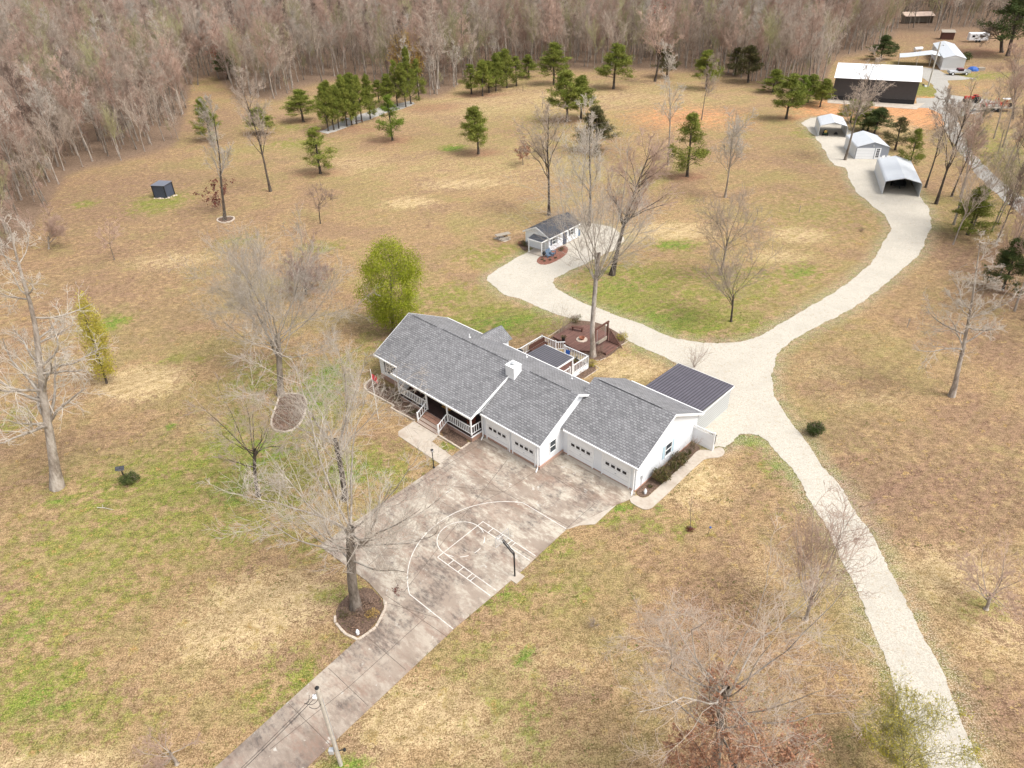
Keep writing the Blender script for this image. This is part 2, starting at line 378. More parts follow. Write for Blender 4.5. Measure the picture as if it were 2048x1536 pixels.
M['fogrey'] = mk_twig('dry_vine', (.26, .16, .13), (.42, .30, .26))

# ------------------------------------------------------------------ ground sheet
GREEN = [(1845, 185, 22, 14, .9), (1960, 290, 60, 40, .45), (1640, 430, 120, 60, .25), (1150, 250, 200, 30, .25), (1250, 600, 140, 50, .8), (1380, 640, 130, 35, .8), (230, 1080, 260, 70, .5), (500, 1050, 80, 50, .55), (330, 980, 230, 90, .62), (150, 1180, 180, 110, .45), (420, 1060, 160, 50, .5), (90, 1420, 150, 90, .5), (620, 1370, 130, 90, .5), (560, 950, 90, 90, .7), (780, 960, 60, 40, .6), (1060, 1470, 70, 110, .35), (930, 1330, 60, 40, .4), (1130, 1180, 70, 40, .4), (1330, 1060, 90, 30, .4), (1480, 560, 150, 40, .45), (1010, 510, 90, 25, .5), (1250, 545, 120, 20, .6), (1400, 590, 150, 40, .55), (740, 690, 40, 30, .5), (400, 930, 130, 55, .62), (300, 1010, 160, 60, .5), (450, 900, 60, 90, .7), (640, 800, 60, 70, .75), (660, 745, 50, 35, .7), (480, 960, 70, 50, .8),
 (700, 930, 130, 45, .62), (60, 1230, 80, 110, .5), (60, 1380, 110, 100, .62), (560, 1050, 60, 30, .5), (225, 645, 32, 20, .8), (320, 405, 50, 22, .7),
 (170, 408, 22, 7, .7), (480, 480, 40, 12, .5), (640, 495, 45, 12, .6), (360, 720, 50, 10, .5), (1010, 640, 130, 32, .85), (880, 595, 90, 30, .5),
 (960, 510, 60, 20, .45), (1230, 600, 120, 50, .8), (1350, 650, 130, 28, .85), (1300, 560, 120, 38, .6), (1350, 490, 45, 12, .8), (1600, 540, 45, 20, .6),
 (1460, 640, 80, 30, .7), (1500, 880, 42, 14, 1.), (1560, 935, 35, 35, .7), (905, 296, 26, 7, .9), (600, 285, 70, 10, .5), (560, 255, 80, 10, .4),
 (1620, 268, 35, 12, .55), (1235, 1030, 60, 18, .75), (1110, 1095, 60, 22, .6), (1000, 1190, 70, 45, .5), (1020, 1400, 90, 70, .35), (560, 900, 60, 60, .7),
 (120, 1000, 26, 10, .8), (20, 840, 40, 30, .5), (690, 1190, 55, 30, .6), (1960, 1215, 45, 14, .6), (900, 890, 22, 10, .9), (1990, 265, 60, 20, .4),
 (1850, 178, 20, 16, .9), (1960, 152, 70, 8, .6), (520, 760, 60, 50, .5), (430, 1110, 90, 40, .35), (640, 1100, 60, 30, .5), (200, 1440, 120, 60, .4),
 (1290, 700, 60, 14, .45), (760, 1050, 60, 40, .5), (1640, 960, 30, 40, .4), (1770, 1330, 16, 60, .4), (560, 1500, 60, 30, .5), (690, 1536, 50, 22, .8), (1560, 1020, 60, 22, .3), (1130, 300, 200, 40, .18), (960, 1290, 50, 40, .35)]
STRAW = [(500, 1230, 110, 50, .5), (850, 1440, 110, 60, .4), (1040, 1500, 120, 40, .5), (1930, 1190, 90, 60, .5), (1370, 960, 80, 40, .4), (300, 760, 50, 30, .3), (60, 1525, 140, 30, .4), (1260, 745, 60, 25, .4), (1400, 900, 30, 30, .5), (280, 765, 75, 34, .95), (550, 1200, 140, 60, .8), (470, 1260, 120, 60, .75), (80, 1530, 170, 32, .8), (850, 1430, 150, 75, .8), (700, 1530, 100, 40, .6), (1000, 1480, 110, 60, .6),
 (1370, 960, 90, 50, .75), (1330, 465, 110, 22, .75), (820, 405, 55, 13, .7), (930, 367, 90, 12, .7), (350, 520, 90, 20, .5), (1600, 470, 55, 18, .75), (1560, 515, 60, 18, .6),
 (430, 850, 45, 30, .5), (1250, 735, 70, 30, .8), (1900, 1150, 100, 60, .7), (1990, 1270, 80, 70, .45), (1100, 200, 400, 40, .4), (1000, 330, 260, 50, .35), (1050, 1330, 180, 60, .35),
 (1540, 1150, 70, 60, .3), (700, 330, 100, 25, .4), (1100, 420, 300, 40, .2), (1740, 800, 80, 20, .4), (1650, 740, 70, 30, .3), (360, 1330, 200, 80, .2), (1800, 250, 60, 20, .5), (620, 620, 120, 60, .15)]
BROWN = [(1900, 60, 200, 50, .8), (1980, 130, 80, 30, .6), (1800, 1080, 60, 60, .5), (1700, 880, 100, 60, .6), (1560, 1060, 60, 60, .4), (1400, 1320, 200, 90, .45), (1150, 1150, 60, 40, .35), (1850, 260, 90, 20, .0), (250, 520, 260, 160, .5), (180, 480, 160, 120, .45), (1750, 900, 120, 120, .5), (1980, 850, 90, 120, .5), (480, 380, 160, 90, .35), (1350, 1150, 150, 60, .4), (1600, 1350, 120, 120, .4), (900, 250, 300, 50, .3), (1600, 400, 120, 70, .35), (200, 940, 120, 40, .4), (330, 1240, 120, 60, .35), (200, 400, 170, 90, .7), (130, 600, 150, 80, .5), (300, 620, 160, 50, .5), (250, 880, 160, 50, .55), (1760, 960, 130, 90, .75), (1960, 980, 150, 110, .75), (1700, 760, 130, 70, .4),
 (1450, 1230, 190, 90, .5), (1280, 1230, 120, 70, .4), (1500, 1430, 200, 100, .45), (1990, 1420, 90, 120, .7), (1950, 680, 120, 80, .55), (1640, 330, 120, 50, .4), (550, 420, 170, 60, .35),
 (400, 250, 120, 50, .6), (2000, 560, 90, 90, .8), (1880, 500, 60, 60, .6), (450, 640, 200, 60, .35), (1500, 300, 200, 60, .3), (60, 1080, 120, 50, .35), (300, 1150, 140, 70, .25), (1200, 1380, 150, 80, .3)]
CLAY = [(1370, 235, 110, 26, .6), (1850, 240, 50, 20, .75), (1750, 222, 120, 12, 1.), (1840, 224, 60, 14, .9), (1700, 205, 60, 10, .8), (1380, 238, 80, 20, .62), (1330, 222, 50, 10, .4), (1740, 218, 85, 9, 1.), (1820, 218, 55, 10, .95), (1880, 240, 22, 22, .6), (1850, 198, 40, 6, .7), (1800, 205, 100, 8, .5), (1640, 215, 60, 10, .7), (1600, 235, 30, 12, .5), (1945, 175, 40, 6, .3)]
NEEDLE = [(785, 281, 45, 10, .8), (957, 306, 48, 9, .8), (640, 346, 50, 10, .6), (1375, 353, 36, 9, .95), (1134, 240, 40, 8, .7), (1190, 300, 44, 9, .7), (1225, 176, 40, 5, .6), (965, 190, 60, 5, .7), (700, 258, 70, 8, .7), (1568, 236, 36, 7, .6),
 (607, 243, 36, 6, .6), (525, 266, 36, 6, .6), (1185, 702, 16, 6, .5), (1450, 440, 10, 4, .5), (213, 765, 10, 5, .4), (640, 585, 45, 12, .5), (865, 215, 60, 10, .7), (1640, 380, 40, 8, .3), (1950, 105, 70, 9, .8), (1440, 1500, 110, 40, .7)]
VIVID = [(480, 975, 60, 40, .62), (630, 785, 55, 45, .66), (540, 900, 50, 40, .6), (700, 945, 60, 28, .55), (1320, 640, 90, 25, .5), (1150, 590, 40, 15, .55), (1250, 570, 80, 16, .45), (1000, 645, 70, 18, .6), (90, 1410, 60, 40, .45), (60, 1260, 30, 50, .5), (640, 1390, 60, 25, .42), (1060, 1430, 26, 50, .4), (1600, 545, 30, 14, .5), (590, 520, 30, 10, .4), (1000, 1190, 30, 20, .5), (1048, 1312, 18, 16, .9), (1500, 876, 40, 10, .9), (660, 745, 30, 25, .7), (905, 297, 20, 5, .9), (1350, 490, 36, 8, .7), (1560, 940, 24, 20, .6), (225, 645, 24, 14, .6), (1240, 1020, 22, 9, .8), (1320, 1025, 16, 7, .8), (500, 985, 30, 16, .6), (560, 890, 26, 30, .6), (110, 1005, 22, 7, .6),
 (1040, 640, 50, 12, .55), (388, 828, 9, 7, .9), (330, 858, 11, 5, .9), (388, 868, 12, 7, .5), (340, 800, 6, 3, .9), (70, 1370, 18, 14, .6), (330, 885, 10, 5, .5), (1395, 655, 50, 10, .4), (1230, 610, 40, 12, .4), (1135, 1095, 10, 5, .6), (695, 1535, 30, 16, .6), (70, 1230, 14, 30, .4), (900, 893, 16, 8, .5)]
xs = np.concatenate([np.linspace(-1500, -200, 14)[:-1], np.arange(-200, 240, 1.1), np.linspace(240, 1500, 14)])
ys = np.concatenate([np.linspace(-300, 5, 8)[:-1], np.arange(5, 330, 1.1), np.linspace(330, 3000, 30)])
X, Y = np.meshgrid(xs, ys); nx, ny_ = len(xs), len(ys)
gv = np.stack([X.ravel(), Y.ravel(), np.zeros(X.size)], 1)
ii = (np.arange(ny_ - 1)[:, None] * nx + np.arange(nx - 1)[None]).ravel()
gm = npmesh('ground', gv, np.stack([ii, ii + 1, ii + nx + 1, ii + nx], 1))
def cover(lst):
    out = np.zeros(len(gv))
    for px, py, rx, ry, wt in lst:
        c = G(px, py); D = np.linalg.norm(c - [0, 0, CAMH]); wx = rx * D / FPX
        wy = max(.8, abs(G(px, py - ry)[1] - G(px, min(py + ry, 1600))[1]) / 2)
        q = ((gv[:, 0] - c[0]) / wx) ** 2 + ((gv[:, 1] - c[1]) / wy) ** 2
        out = np.maximum(out, wt * np.exp(-(q ** 1.4) * .8))
    return out
FOREST_EDGE = [(-700, 640), (-200, 560), (0, 520), (75, 440), (100, 400), (130, 352), (190, 332), (250, 320), (310, 303), (350, 290), (368, 235), (385, 160), (430, 150), (470, 190), (560, 200), (600, 175), (640, 165), (720, 150), (800, 185), (860, 195),
 (900, 182), (930, 160), (1000, 145), (1100, 138), (1200, 140), (1300, 140), (1400, 143), (1500, 160), (1540, 175), (1600, 185), (1650, 165), (1668, 118), (1760, 100), (1775, 82), (1800, 62), (1880, 66), (1960, 58), (2060, 60), (2700, 60)]
fe = sorted((float(a), float(b)) for a, b in FOREST_EDGE)
fex = np.array([a for a, _ in fe]); fey = np.array([b for _, b in fe])
def forest_mask(P):
    d = P - np.array([0, 0, CAMH]); z = np.maximum(d @ _fw, 1e-3)
    px = 1024 + FPX * (d @ _r) / z; py = 768 - FPX * (d @ _u) / z
    ed = np.interp(px, fex, fey)
    return px, py, ed
_, py_, ed_ = forest_mask(gv)
wood = np.clip((ed_ + 8 - py_) / 16, 0, 1) * (gv[:, 1] > 40)
c1 = np.ones((len(gv), 4)); c1[:, 0] = cover(GREEN) * 1.22 * (1 - wood); c1[:, 1] = cover(STRAW) * (1 - wood); c1[:, 2] = np.maximum(cover(BROWN), wood * .95)
c2 = np.ones((len(gv), 4)); c2[:, 0] = cover(CLAY); c2[:, 1] = np.maximum(cover(NEEDLE), wood * .45); c2[:, 2] = cover(VIVID)
c2[:, 1] = cover(NEEDLE); C3_ = np.ones((len(gv), 4)); C3_[:, 1] = wood; C3_[:, 0] = 0
for nm, a in (('cover', c1), ('cover2', c2), ('cover3', C3_)):
    at = gm.attributes.new(nm, 'FLOAT_COLOR', 'POINT'); at.data.foreach_set('color', a.astype(np.float32).ravel())
meta(link('ground', gm, M['ground']), kind='structure')

rs = random.Random(5)
def outline(pts, step, jit, seed=1):
    """world outline from traced corners, subdivided, with a ragged edge"""
    q = random.Random(seed); P = [G(*p)[:2] for p in pts]; out = []
    for i in range(len(P)):
        a, b = P[i], P[(i + 1) % len(P)]; L = np.linalg.norm(b - a); n = max(1, int(L / step)) if step else 1
        nrm = np.array([-(b - a)[1], (b - a)[0]]) / max(L, 1e-6)
        for k in range(n):
            p = a + (b - a) * k / n; w_ = jit * (math.sin(p[0] * 1.7 + p[1] * .9) * .5 + math.sin(p[0] * .6 - p[1] * 1.1 + 2) * .7 + q.uniform(-.6, .6)) if jit else 0
            p = p + nrm * w_; out.append((p[0], p[1]))
    return out
def smooth_loop(P, it=2):
    for _ in range(it):
        Q = []
        for i in range(len(P)):
            a, b = P[i], P[(i + 1) % len(P)]
            Q += [(a[0] * .75 + b[0] * .25, a[1] * .75 + b[1] * .25), (a[0] * .25 + b[0] * .75, a[1] * .25 + b[1] * .75)]
        P = Q
    return P
def area2(P): return sum(P[i][0] * P[(i + 1) % len(P)][1] - P[(i + 1) % len(P)][0] * P[i][1] for i in range(len(P)))
def sheet(name, P, z, mat, thick=.25, kind='structure', parent=None):
    if area2(P) < 0: P = P[::-1]
    mb = MB(); mb.slab([(x, y, z) for x, y in P], thick)
    o = mb.build(name, mat, parent)
    if kind: o['kind'] = kind
    return o

def inside(px, py, poly):
    c = np.zeros(len(px), bool); j = len(poly) - 1
    for i in range(len(poly)):
        xi, yi = poly[i]; xj, yj = poly[j]
        c ^= ((yi > py) != (yj > py)) & (px < (xj - xi) * (py - yi) / (yj - yi + 1e-9) + xi); j = i
    return c
def VERGE(P, wd=1.3):
    ar = np.array(P); a = ar; b = np.roll(ar, -1, 0); q = gv[:, :2]; best = np.full(len(q), 1e9); lo = ar.min(0) - 3; hi = ar.max(0) + 3
    ix = np.where((q > lo).all(1) & (q < hi).all(1))[0]; bb = np.full(len(ix), 1e9); qq = q[ix]
    for k in range(0, len(a), 1):
        d = b[k] - a[k]; t = np.clip(((qq - a[k]) @ d) / (d @ d + 1e-9), 0, 1); bb = np.minimum(bb, np.linalg.norm(qq - a[k] - t[:, None] * d, axis=1))
    C3_[ix, 0] = np.maximum(C3_[ix, 0], np.clip(1.25 - bb / wd, 0, 1)); gm.attributes['cover3'].data.foreach_set('color', C3_.astype(np.float32).ravel())
ROAD = [(1853, 1536), (1813, 1443), (1788, 1373), (1767, 1311), (1747, 1257), (1713, 1182), (1682, 1112), (1655, 1062), (1625, 1006), (1600, 964), (1580, 935), (1559, 910), (1537, 884), (1519, 872), (1502, 868), (1482, 868), (1465, 882), (1450, 896),
 (1438, 893), (1427, 900), (1405, 888), (1380, 800), (1352, 727), (1303, 702), (1258, 682), (1238, 671), (1205, 657), (1170, 645), (1143, 636), (1106, 627), (1073, 612), (1040, 599), (1010, 589), (988, 573), (976, 561), (977, 551), (995, 538), (1023, 521), (1056, 504),
 (1100, 480), (1157, 444), (1196, 448), (1225, 455), (1246, 469), (1247, 480), (1232, 499), (1199, 513), (1172, 528), (1139, 541), (1108, 557), (1103, 566), (1116, 579), (1139, 594), (1172, 608), (1211, 622), (1290, 652), (1348, 677), (1407, 686), (1482, 685), (1523, 672),
 (1561, 648), (1602, 622), (1655, 592), (1704, 561), (1739, 530), (1767, 487), (1780, 463), (1781, 449), (1767, 428), (1743, 410), (1711, 382), (1697, 354), (1692, 335), (1670, 331), (1657, 317), (1649, 300), (1630, 273), (1615, 258), (1603, 246), (1620, 236), (1660, 232), (1700, 262), (1712, 275),
 (1745, 300), (1775, 312), (1800, 330), (1840, 393), (1855, 413), (1862, 435), (1861, 456), (1848, 491), (1831, 515), (1789, 554), (1753, 582), (1718, 607), (1683, 628), (1648, 645), (1600, 672), (1565, 697), (1550, 718), (1543, 750), (1549, 790), (1564, 820), (1583, 845), (1608, 879), (1634, 913),
 (1659, 950), (1680, 976), (1697, 1000), (1747, 1075), (1780, 1141), (1813, 1207), (1842, 1265), (1875, 1323), (1900, 1381), (1920, 1431), (1962, 1536), (1990, 1600), (1880, 1600)]
P = outline(ROAD, .28, .12, 3); RP = P
sheet('gravel_road', P, .02, M['gravel'])
VERGE(P)
LANE = [(2200, 540), (2048, 434), (1985, 382), (1954, 350), (1926, 315), (1901, 279), (1889, 259), (1884, 229), (1856, 216), (1829, 216), (1834, 196), (1869, 196), (1872, 183), (1865, 169), (1851, 159), (1842, 155), (1842, 134), (1875, 139), (1889, 147), (1919, 152), (1951, 157), (1919, 160), (1896, 161), (1897, 189),
 (1935, 195), (1967, 198), (2000, 206), (1999, 219), (1951, 226), (1915, 234), (1919, 251), (1934, 280), (1947, 308), (1985, 347), (2048, 399), (2200, 500)]
sheet('gravel_lane', outline(LANE, 1.0, .2, 4), .02, M['greygravel'])
sheet('gravel_clearing', outline([(640, 263), (690, 240), (752, 217), (820, 202), (832, 208), (760, 231), (700, 252), (655, 268)], 1, .3, 5), .02, M['greygravel'])
DRIVE = [(300, 1640), (430, 1536), (560, 1419), (716, 1279), (750, 1255), (768, 1215), (766, 1198), (738, 1166), (690, 1130), (638, 1092), (805, 980), (868, 937), (880, 929), (903, 913), (922, 899), (941, 885), (968, 869), (1080, 930), (1126, 897), (1268, 979), (1271, 989), (1256, 1001), (1232, 1010), (1132, 1060), (1030, 1155), (907, 1259), (620, 1530), (510, 1640)]
DP = outline(DRIVE, 0, 0)
sheet('driveway', DP, .05, M['drive'])
sheet('driveway_apron', outline([(1134, 1059), (1232, 1010.5), (1190, 1049), (1160, 1051)], 0, 0), .045, M['concrete_pale'])
sheet('walkway', outline([(796.6, 863.6), (828, 843), (876, 871.8), (863.6, 884), (903, 912), (880, 928.2), (796.6, 871.8)], 0, 0), .046, M['concrete_pale'])
PATH = [(1255, 1001.5), (1271, 990), (1283, 996.6), (1295, 995.4), (1305, 985.6), (1381, 917), (1391, 905), (1400, 900), (1425, 901), (1437, 894), (1447, 898), (1450, 906), (1442, 915), (1415, 917), (1403, 922), (1307, 1015), (1295, 1020), (1283, 1018.6)]
sheet('garden_path', smooth_loop([tuple(G(*p)[:2]) for p in PATH], 1), .054, M['concrete_pale'])
sheet('barn_slab', outline([(1655, 196), (1826, 208), (1850, 206), (1833, 219), (1655, 206)], 0, 0), .05, M['concrete_pale'])
# joints sawn in the drive
jm = MB()
def strip(mb, a, b, wd, z):
    a = Vector((a[0], a[1], z)); b = Vector((b[0], b[1], z)); n = (b - a).cross(Vector((0, 0, 1))).normalized() * wd / 2
    mb.face([a - n, b - n, b + n, a + n] if ((b - a).cross(n)).z > 0 else [a + n, b + n, b - n, a - n])
PX = lambda *p: tuple(G(*p)[:2])
for a, b in [((640, 1092), (975, 880)), ((808, 1185), (1015, 920)), ((700, 1075), (905, 935)), ((715, 1280), (768, 1240)), ((727, 1268), (812, 1341)), ((657, 1337), (737, 1413)), ((577, 1408), (660, 1490)), ((770, 1190), (895, 1275)),
             ((1007, 985), (1085, 935)), ((1007, 985), (1140, 1055)), ((870, 970), (1007, 985)), ((1083, 938), (1190, 1008)), ((860, 1060), (1003, 985)), ((1190, 1008), (1130, 1060)), ((885, 1005), (960, 1052)), ((930, 930), (1007, 985)), ((768, 1205), (885, 1240)),
             ((700, 1373), (852, 1235)), ((540, 1500), (700, 1373)), ((960, 1052), (1080, 1125)), ((1140, 905), (1265, 990))]:
    strip(jm, PX(*a), PX(*b), .035, .0545)
M['joint'] = plain('joint_dirt', (.13, .10, .08), .3, 3, .95)
meta(jm.build('driveway_joints', M['joint']), kind='structure')
# basketball markings (metres in the court frame: a along the end line, b into the court)
CO = (G(980.7, 1192.8) + G(1071.1, 1112.3)) / 2; ca = R(46.7)
def court(a, b): return (CO[0] + a * math.cos(ca) - b * math.sin(ca), CO[1] + a * math.sin(ca) + b * math.cos(ca))
cm = MB(); FT = .3048; zc = .0585; wl = .062
cj = [.0]
def cl(a, b, z=zc): strip(cm, court(*a), court(*b), wl, z)
FTL = 17.9 * FT
for sx in (-1, 1):
    cl((sx * 8 * FT, 0), (sx * 8 * FT, FTL)); cl((sx * 6 * FT, 0), (sx * 6 * FT, FTL))
    for q in (6.6, 7.8, 10.8, 14.2): cl((sx * 6 * FT, q * FT), (sx * 8 * FT, q * FT), zc + .002)
    cl((sx * 6.08, 0), (sx * 6.08, 4.42))
cl((-8 * FT, FTL), (8 * FT, FTL), zc + .002)
def arc(R_, c, t0, t1, n, z=zc + .004, squash=1.0):
    pts = []
    for k in range(n + 1):
        t = R(t0 + (t1 - t0) * k / n); pts.append((c[0] + R_ * math.cos(t), c[1] + R_ * squash * math.sin(t)))
    for k in range(n):
        t = [R(t0 + (t1 - t0) * q / n) for q in (k, k + 1)]
        o = [court(c[0] + (R_ + wl / 2) * math.cos(q), c[1] + (R_ + wl / 2) * squash * math.sin(q)) for q in t]
        i = [court(c[0] + (R_ - wl / 2) * math.cos(q), c[1] + (R_ - wl / 2) * squash * math.sin(q)) for q in t]
        cm.face([(*i[0], z), (*o[0], z), (*o[1], z), (*i[1], z)])
arc(6 * FT, (0, FTL), -8, 188, 32)
for q in range(5): arc(6 * FT, (0, FTL), -172 + q * 36, -172 + q * 36 + 20, 4)
arc(6.92, (0, 1.13), 28.5, 151.5, 48)
meta(cm.build('court_markings', M['sport']), kind='structure')

# ------------------------------------------------------------------ the house
PHI = R(-44.5); HO = G(1079.7, 938)
U = np.array([math.cos(PHI), math.sin(PHI), 0]); V = np.array([-math.sin(PHI), math.cos(PHI), 0])
def H(u, v, z=0): return tuple(HO + U * u + V * v + np.array([0, 0, z]))
house = empty('house', tuple(HO), PHI, 'long white single storey house with grey shingle roofs, front porch and four garage doors', 'house')
def roofz(v, e=-.3, z=2.85, s=.53): return z + s * (v - e)
fn = MB(); fn.box(-21.95, -17.55, -.05, 9.5, 0, .55); fn.box(-17.5, -6.98, 1.3, 9.5, 0, .5); fn.box(-6.93, .05, -.05, 9.5, 0, .28); fn.box(.06, 7.77, 3.0, 12.3, 0, .12)
fn.build('foundation', M['brick'], house)
def gable(mb, u0, u1, v0, v1, z0, zt0, zt1, vr, zr):
    pts = [(v0, z0), (v1, z0), (v1, zt1), (vr, zr), (v0, zt0)]; i = len(mb.v)
    mb.v += [(u0, v, z) for v, z in pts] + [(u1, v, z) for v, z in pts]
    mb.f += [[i + 4, i + 3, i + 2, i + 1, i], [i + 5, i + 6, i + 7, i + 8, i + 9]]
    for k in range(5):
        j = (k + 1) % 5; mb.f.append([i + k, i + j, i + 5 + j, i + 5 + k])
wa = MB(); th = .14
gable(wa, -21.9, -17.6, 0, 9.4, .5, 2.87, 2.87, 4.7, 5.5 - th)
gable(wa, -17.6, -6.94, 1.4, 9.4, .5, 3.4, 2.87, 4.7, 5.48 - th)
gable(wa, -6.94, 0, 0, 9.4, .22, 2.87, 2.87, 4.7, 5.5 - th)
gable(wa, .01, 7.72, 3.05, 12.3, .10, 2.92, 2.92, 7.68, 5.5 - th)
wa.box(-16.4, -13.9, 9.4, 10.8, .3, 2.75)
wa.build('wall', M['siding'], house)
def roof(name, u0, u1, ve0, ze0, vr, zr, ve1, ze1, mat, t=.13):
    mb = MB()
    if ve0 is not None: mb.slab([(u0, ve0, ze0), (u1, ve0, ze0), (u1, vr, zr), (u0, vr, zr)], t)
    if ve1 is not None: mb.slab([(u0, vr, zr), (u1, vr, zr), (u1, ve1, ze1), (u0, ve1, ze1)], t)
    return mb.build(name, mat, house)
roof('roof', -22.25, .32, None, 0, 4.7, 5.5, 9.75, 2.84, M['shingle'])
roof('roof', -22.25, -17.35, -.3, 2.85, 4.7, 5.5, None, 0, M['shingle'])
roof('porch_roof', -17.9, -6.75, -1.5, 3.0, 4.7, 5.53, None, 0, M['shingle'])
roof('garage_roof', -6.74, .32, -.3, 2.85, 4.7, 5.5, None, 0, M['shingle'])
roof('garage_roof', -.32, 8.08, 2.72, 2.9, 7.68, 5.5, 12.6, 2.9, M['shingle'])
# raised ridge vents
for a, b, v, z in ((-21.6, -17.8, 4.7, 5.53), (-17, -8.0, 4.7, 5.56), (-5.2, -.5, 4.7, 5.53), (.2, 6.8, 7.68, 5.53)):
    rc = MB(); rc.box(a, b, v - .07, v + .07, z - .05, z + .03); rc.build('ridge_vent', M['shingle'], house)
# rear wing roof
wg = MB(); wg.slab([(-15.2, 7.5, 3.85), (-15.2, 11.15, 3.85), (-16.75, 11.15, 2.8), (-16.75, 7.5, 2.8)], .1); wg.slab([(-15.2, 11.15, 3.85), (-15.2, 7.5, 3.85), (-13.65, 7.5, 2.8), (-13.65, 11.15, 2.8)], .1)
wg.build('wing_roof', M['shingle'], house)
wt_ = MB(); wt_.slab([(-16.4, 10.82, 2.7), (-15.2, 10.82, 2.7), (-13.9, 10.82, 2.7), (-15.2, 10.82, 3.7)][::-1], .1); wt_.build('wing_gable', M['siding'], house)
# fascias, rakes, gutters
fa = MB()
fa.box(-22.25, -17.92, -.42, -.31, 2.68, 2.84); fa.box(-17.9, -6.75, -1.62, -1.51, 2.82, 2.99); fa.box(-6.72, .32, -.42, -.31, 2.68, 2.84); fa.box(.34, 8.08, 2.6, 2.71, 2.73, 2.89)
fa.box(-22.25, .32, 9.76, 9.86, 2.68, 2.83); fa.box(.34, 8.08, 12.61, 12.71, 2.74, 2.9)
def rake(u, v0, z0, v1, z1, h=.2, w_=.035):
    fa.slab([(u, v0, z0 + .015), (u + w_, v0, z0 + .015), (u + w_, v1, z1 + .015), (u, v1, z1 + .015)], h)
rake(.325, -.42, 2.79, 4.7, 5.5); rake(.325, 4.7, 5.5, 9.75, 2.84); rake(8.085, 2.6, 2.84, 7.68, 5.5); rake(8.085, 7.68, 5.5, 12.6, 2.9)
rake(-22.29, -.42, 2.79, 4.7, 5.5); rake(-22.29, 4.7, 5.5, 9.75, 2.84); rake(-6.755, -1.6, 2.95, 4.2, 5.33, .24)
fa.build('fascia', M['trim'], house)
sf = MB(); sf.box(-17.6, -6.95, -1.45, 1.38, 2.78, 2.81); sf.build('porch_ceiling', M['white'], house)
fr = MB(); fr.box(-17.6, -6.95, -1.35, -1.15, 2.62, 2.775); fr.build('porch_beam', M['trim'], house)
for (u_, v_, foot) in ((-.12, -.10, 1), (7.60, 2.93, 1), (-6.8, -.10, 1), (-17.75, -.12, 1), (-.42, -.08, 0), (-3.45, -.08, 0)):
    d = MB(); d.box(u_ - .05, u_ + .05, v_ - .09, v_, .12, 2.7)
    if foot: d.bar((u_, v_ - .05, .15), (u_ + .22, v_ - .5, .06), .09)
    d.build('downspout', M['trim'], house)
# garage doors
def garage_door(u0, u1, v, h=2.2):
    d = MB(); d.box(u0, u1, v - .03, v + .02, .09, h)
    o = d.build('garage_door', M['trim'], house)
    g = MB()
    for k in range(1, 4): g.box(u0 + .03, u1 - .03, v - .036, v - .031, .09 + k * (h - .09) / 4 - .012, .09 + k * (h - .09) / 4 + .012)
    g.build('panel_groove', plainc['groove'], o)
    wd = (u1 - u0)
    for k in range(4):
        c = u0 + wd * (.17 + .22 * k); b = MB(); b.box(c - .19, c + .19, v - .045, v - .032, 1.28, 1.56); f = b.build('window', M['blackmetal'], o)
        b = MB(); b.box(c - .165, c + .165, v - .052, v - .046, 1.305, 1.535); b.build('pane', M['glassdark'], f)
    hd = MB(); hd.box((u0 + u1) / 2 - .06, (u0 + u1) / 2 + .06, v - .07, v - .032, .82, .87); hd.build('handle', M['steel'], o)
    t = MB(); t.box(u0 - .14, u0 - .002, v - .07, v + .02, .05, h + .14); t.box(u1 + .002, u1 + .14, v - .07, v + .02, .05, h + .14); t.box(u0, u1, v - .07, v + .02, h + .003, h + .14)
    t.build('door_frame', M['trim'], house)
plainc = {'groove': plain('panel_groove', (.45, .46, .47), .05, 3)}
for a, b, v in ((-6.30, -3.76, 0), (-3.08, -.52, 0), (.72, 3.28, 3.05), (4.42, 7.05, 3.05)): garage_door(a, b, v)
ap = MB(); ap.box(-6.6, -.2, -.45, -.08, .03, .062); ap.box(.4, 7.4, 2.55, 2.97, .03, .062); ap.build('door_sill', M['concrete_pale'], house)
br = MB(); br.box(-3.62, -3.24, -.11, -.06, .05, .36); br.build('brick_base', M['brick'], house); br = MB(); br.box(-.33, .12, -.13, -.055, .05, .36); br.box(.055, .12, -.05, 3.0, .05, .36); br.build('brick_base', M['brick'], house)
def window(axis, pos, a0, a1, z0, z1, out, shut=None, sw=.32, parent=None, bars=1):
    """window on a wall: axis 'v' = wall at v=pos facing out (-1/+1), 'u' = wall at u=pos"""
    def bx(mb, p, q, s0, s1, zz0, zz1):
        lo, hi = sorted((pos + out * p, pos + out * q))
        if axis == 'v': mb.box(s0, s1, lo, hi, zz0, zz1)
        else: mb.box(lo, hi, s0, s1, zz0, zz1)
    par = parent or house; t = .07
    f = MB(); bx(f, .0, .06, a0 - t, a0, z0 - t, z1 + t); bx(f, .0, .06, a1, a1 + t, z0 - t, z1 + t); bx(f, 0, .06, a0, a1, z1, z1 + t); bx(f, 0, .08, a0, a1, z0 - t, z0)
    zm = (z0 + z1) / 2; bx(f, .012, .045, a0, a1, zm - .025, zm + .025)
    for k in range(1, bars): c = a0 + (a1 - a0) * k / bars; bx(f, .012, .045, c - .02, c + .02, z0, zm - .03); bx(f, .012, .045, c - .02, c + .02, zm + .03, z1)
    o = f.build('window', M['trim'], par)
    g = MB(); bx(g, .001, .010, a0, a1, z0, z1); g.build('pane', M['glass'], o)
    if shut:
        for s0 in (a0 - t - sw - .01, a1 + t + .01):
            s = MB(); bx(s, .0, .035, s0, s0 + sw, z0 - .05, z1 + .05); s.build('shutter', shut, par, .006)
window('v', 0, -20.75, -19.55, 1.05, 2.45, -1, M['navy'], bars=2)
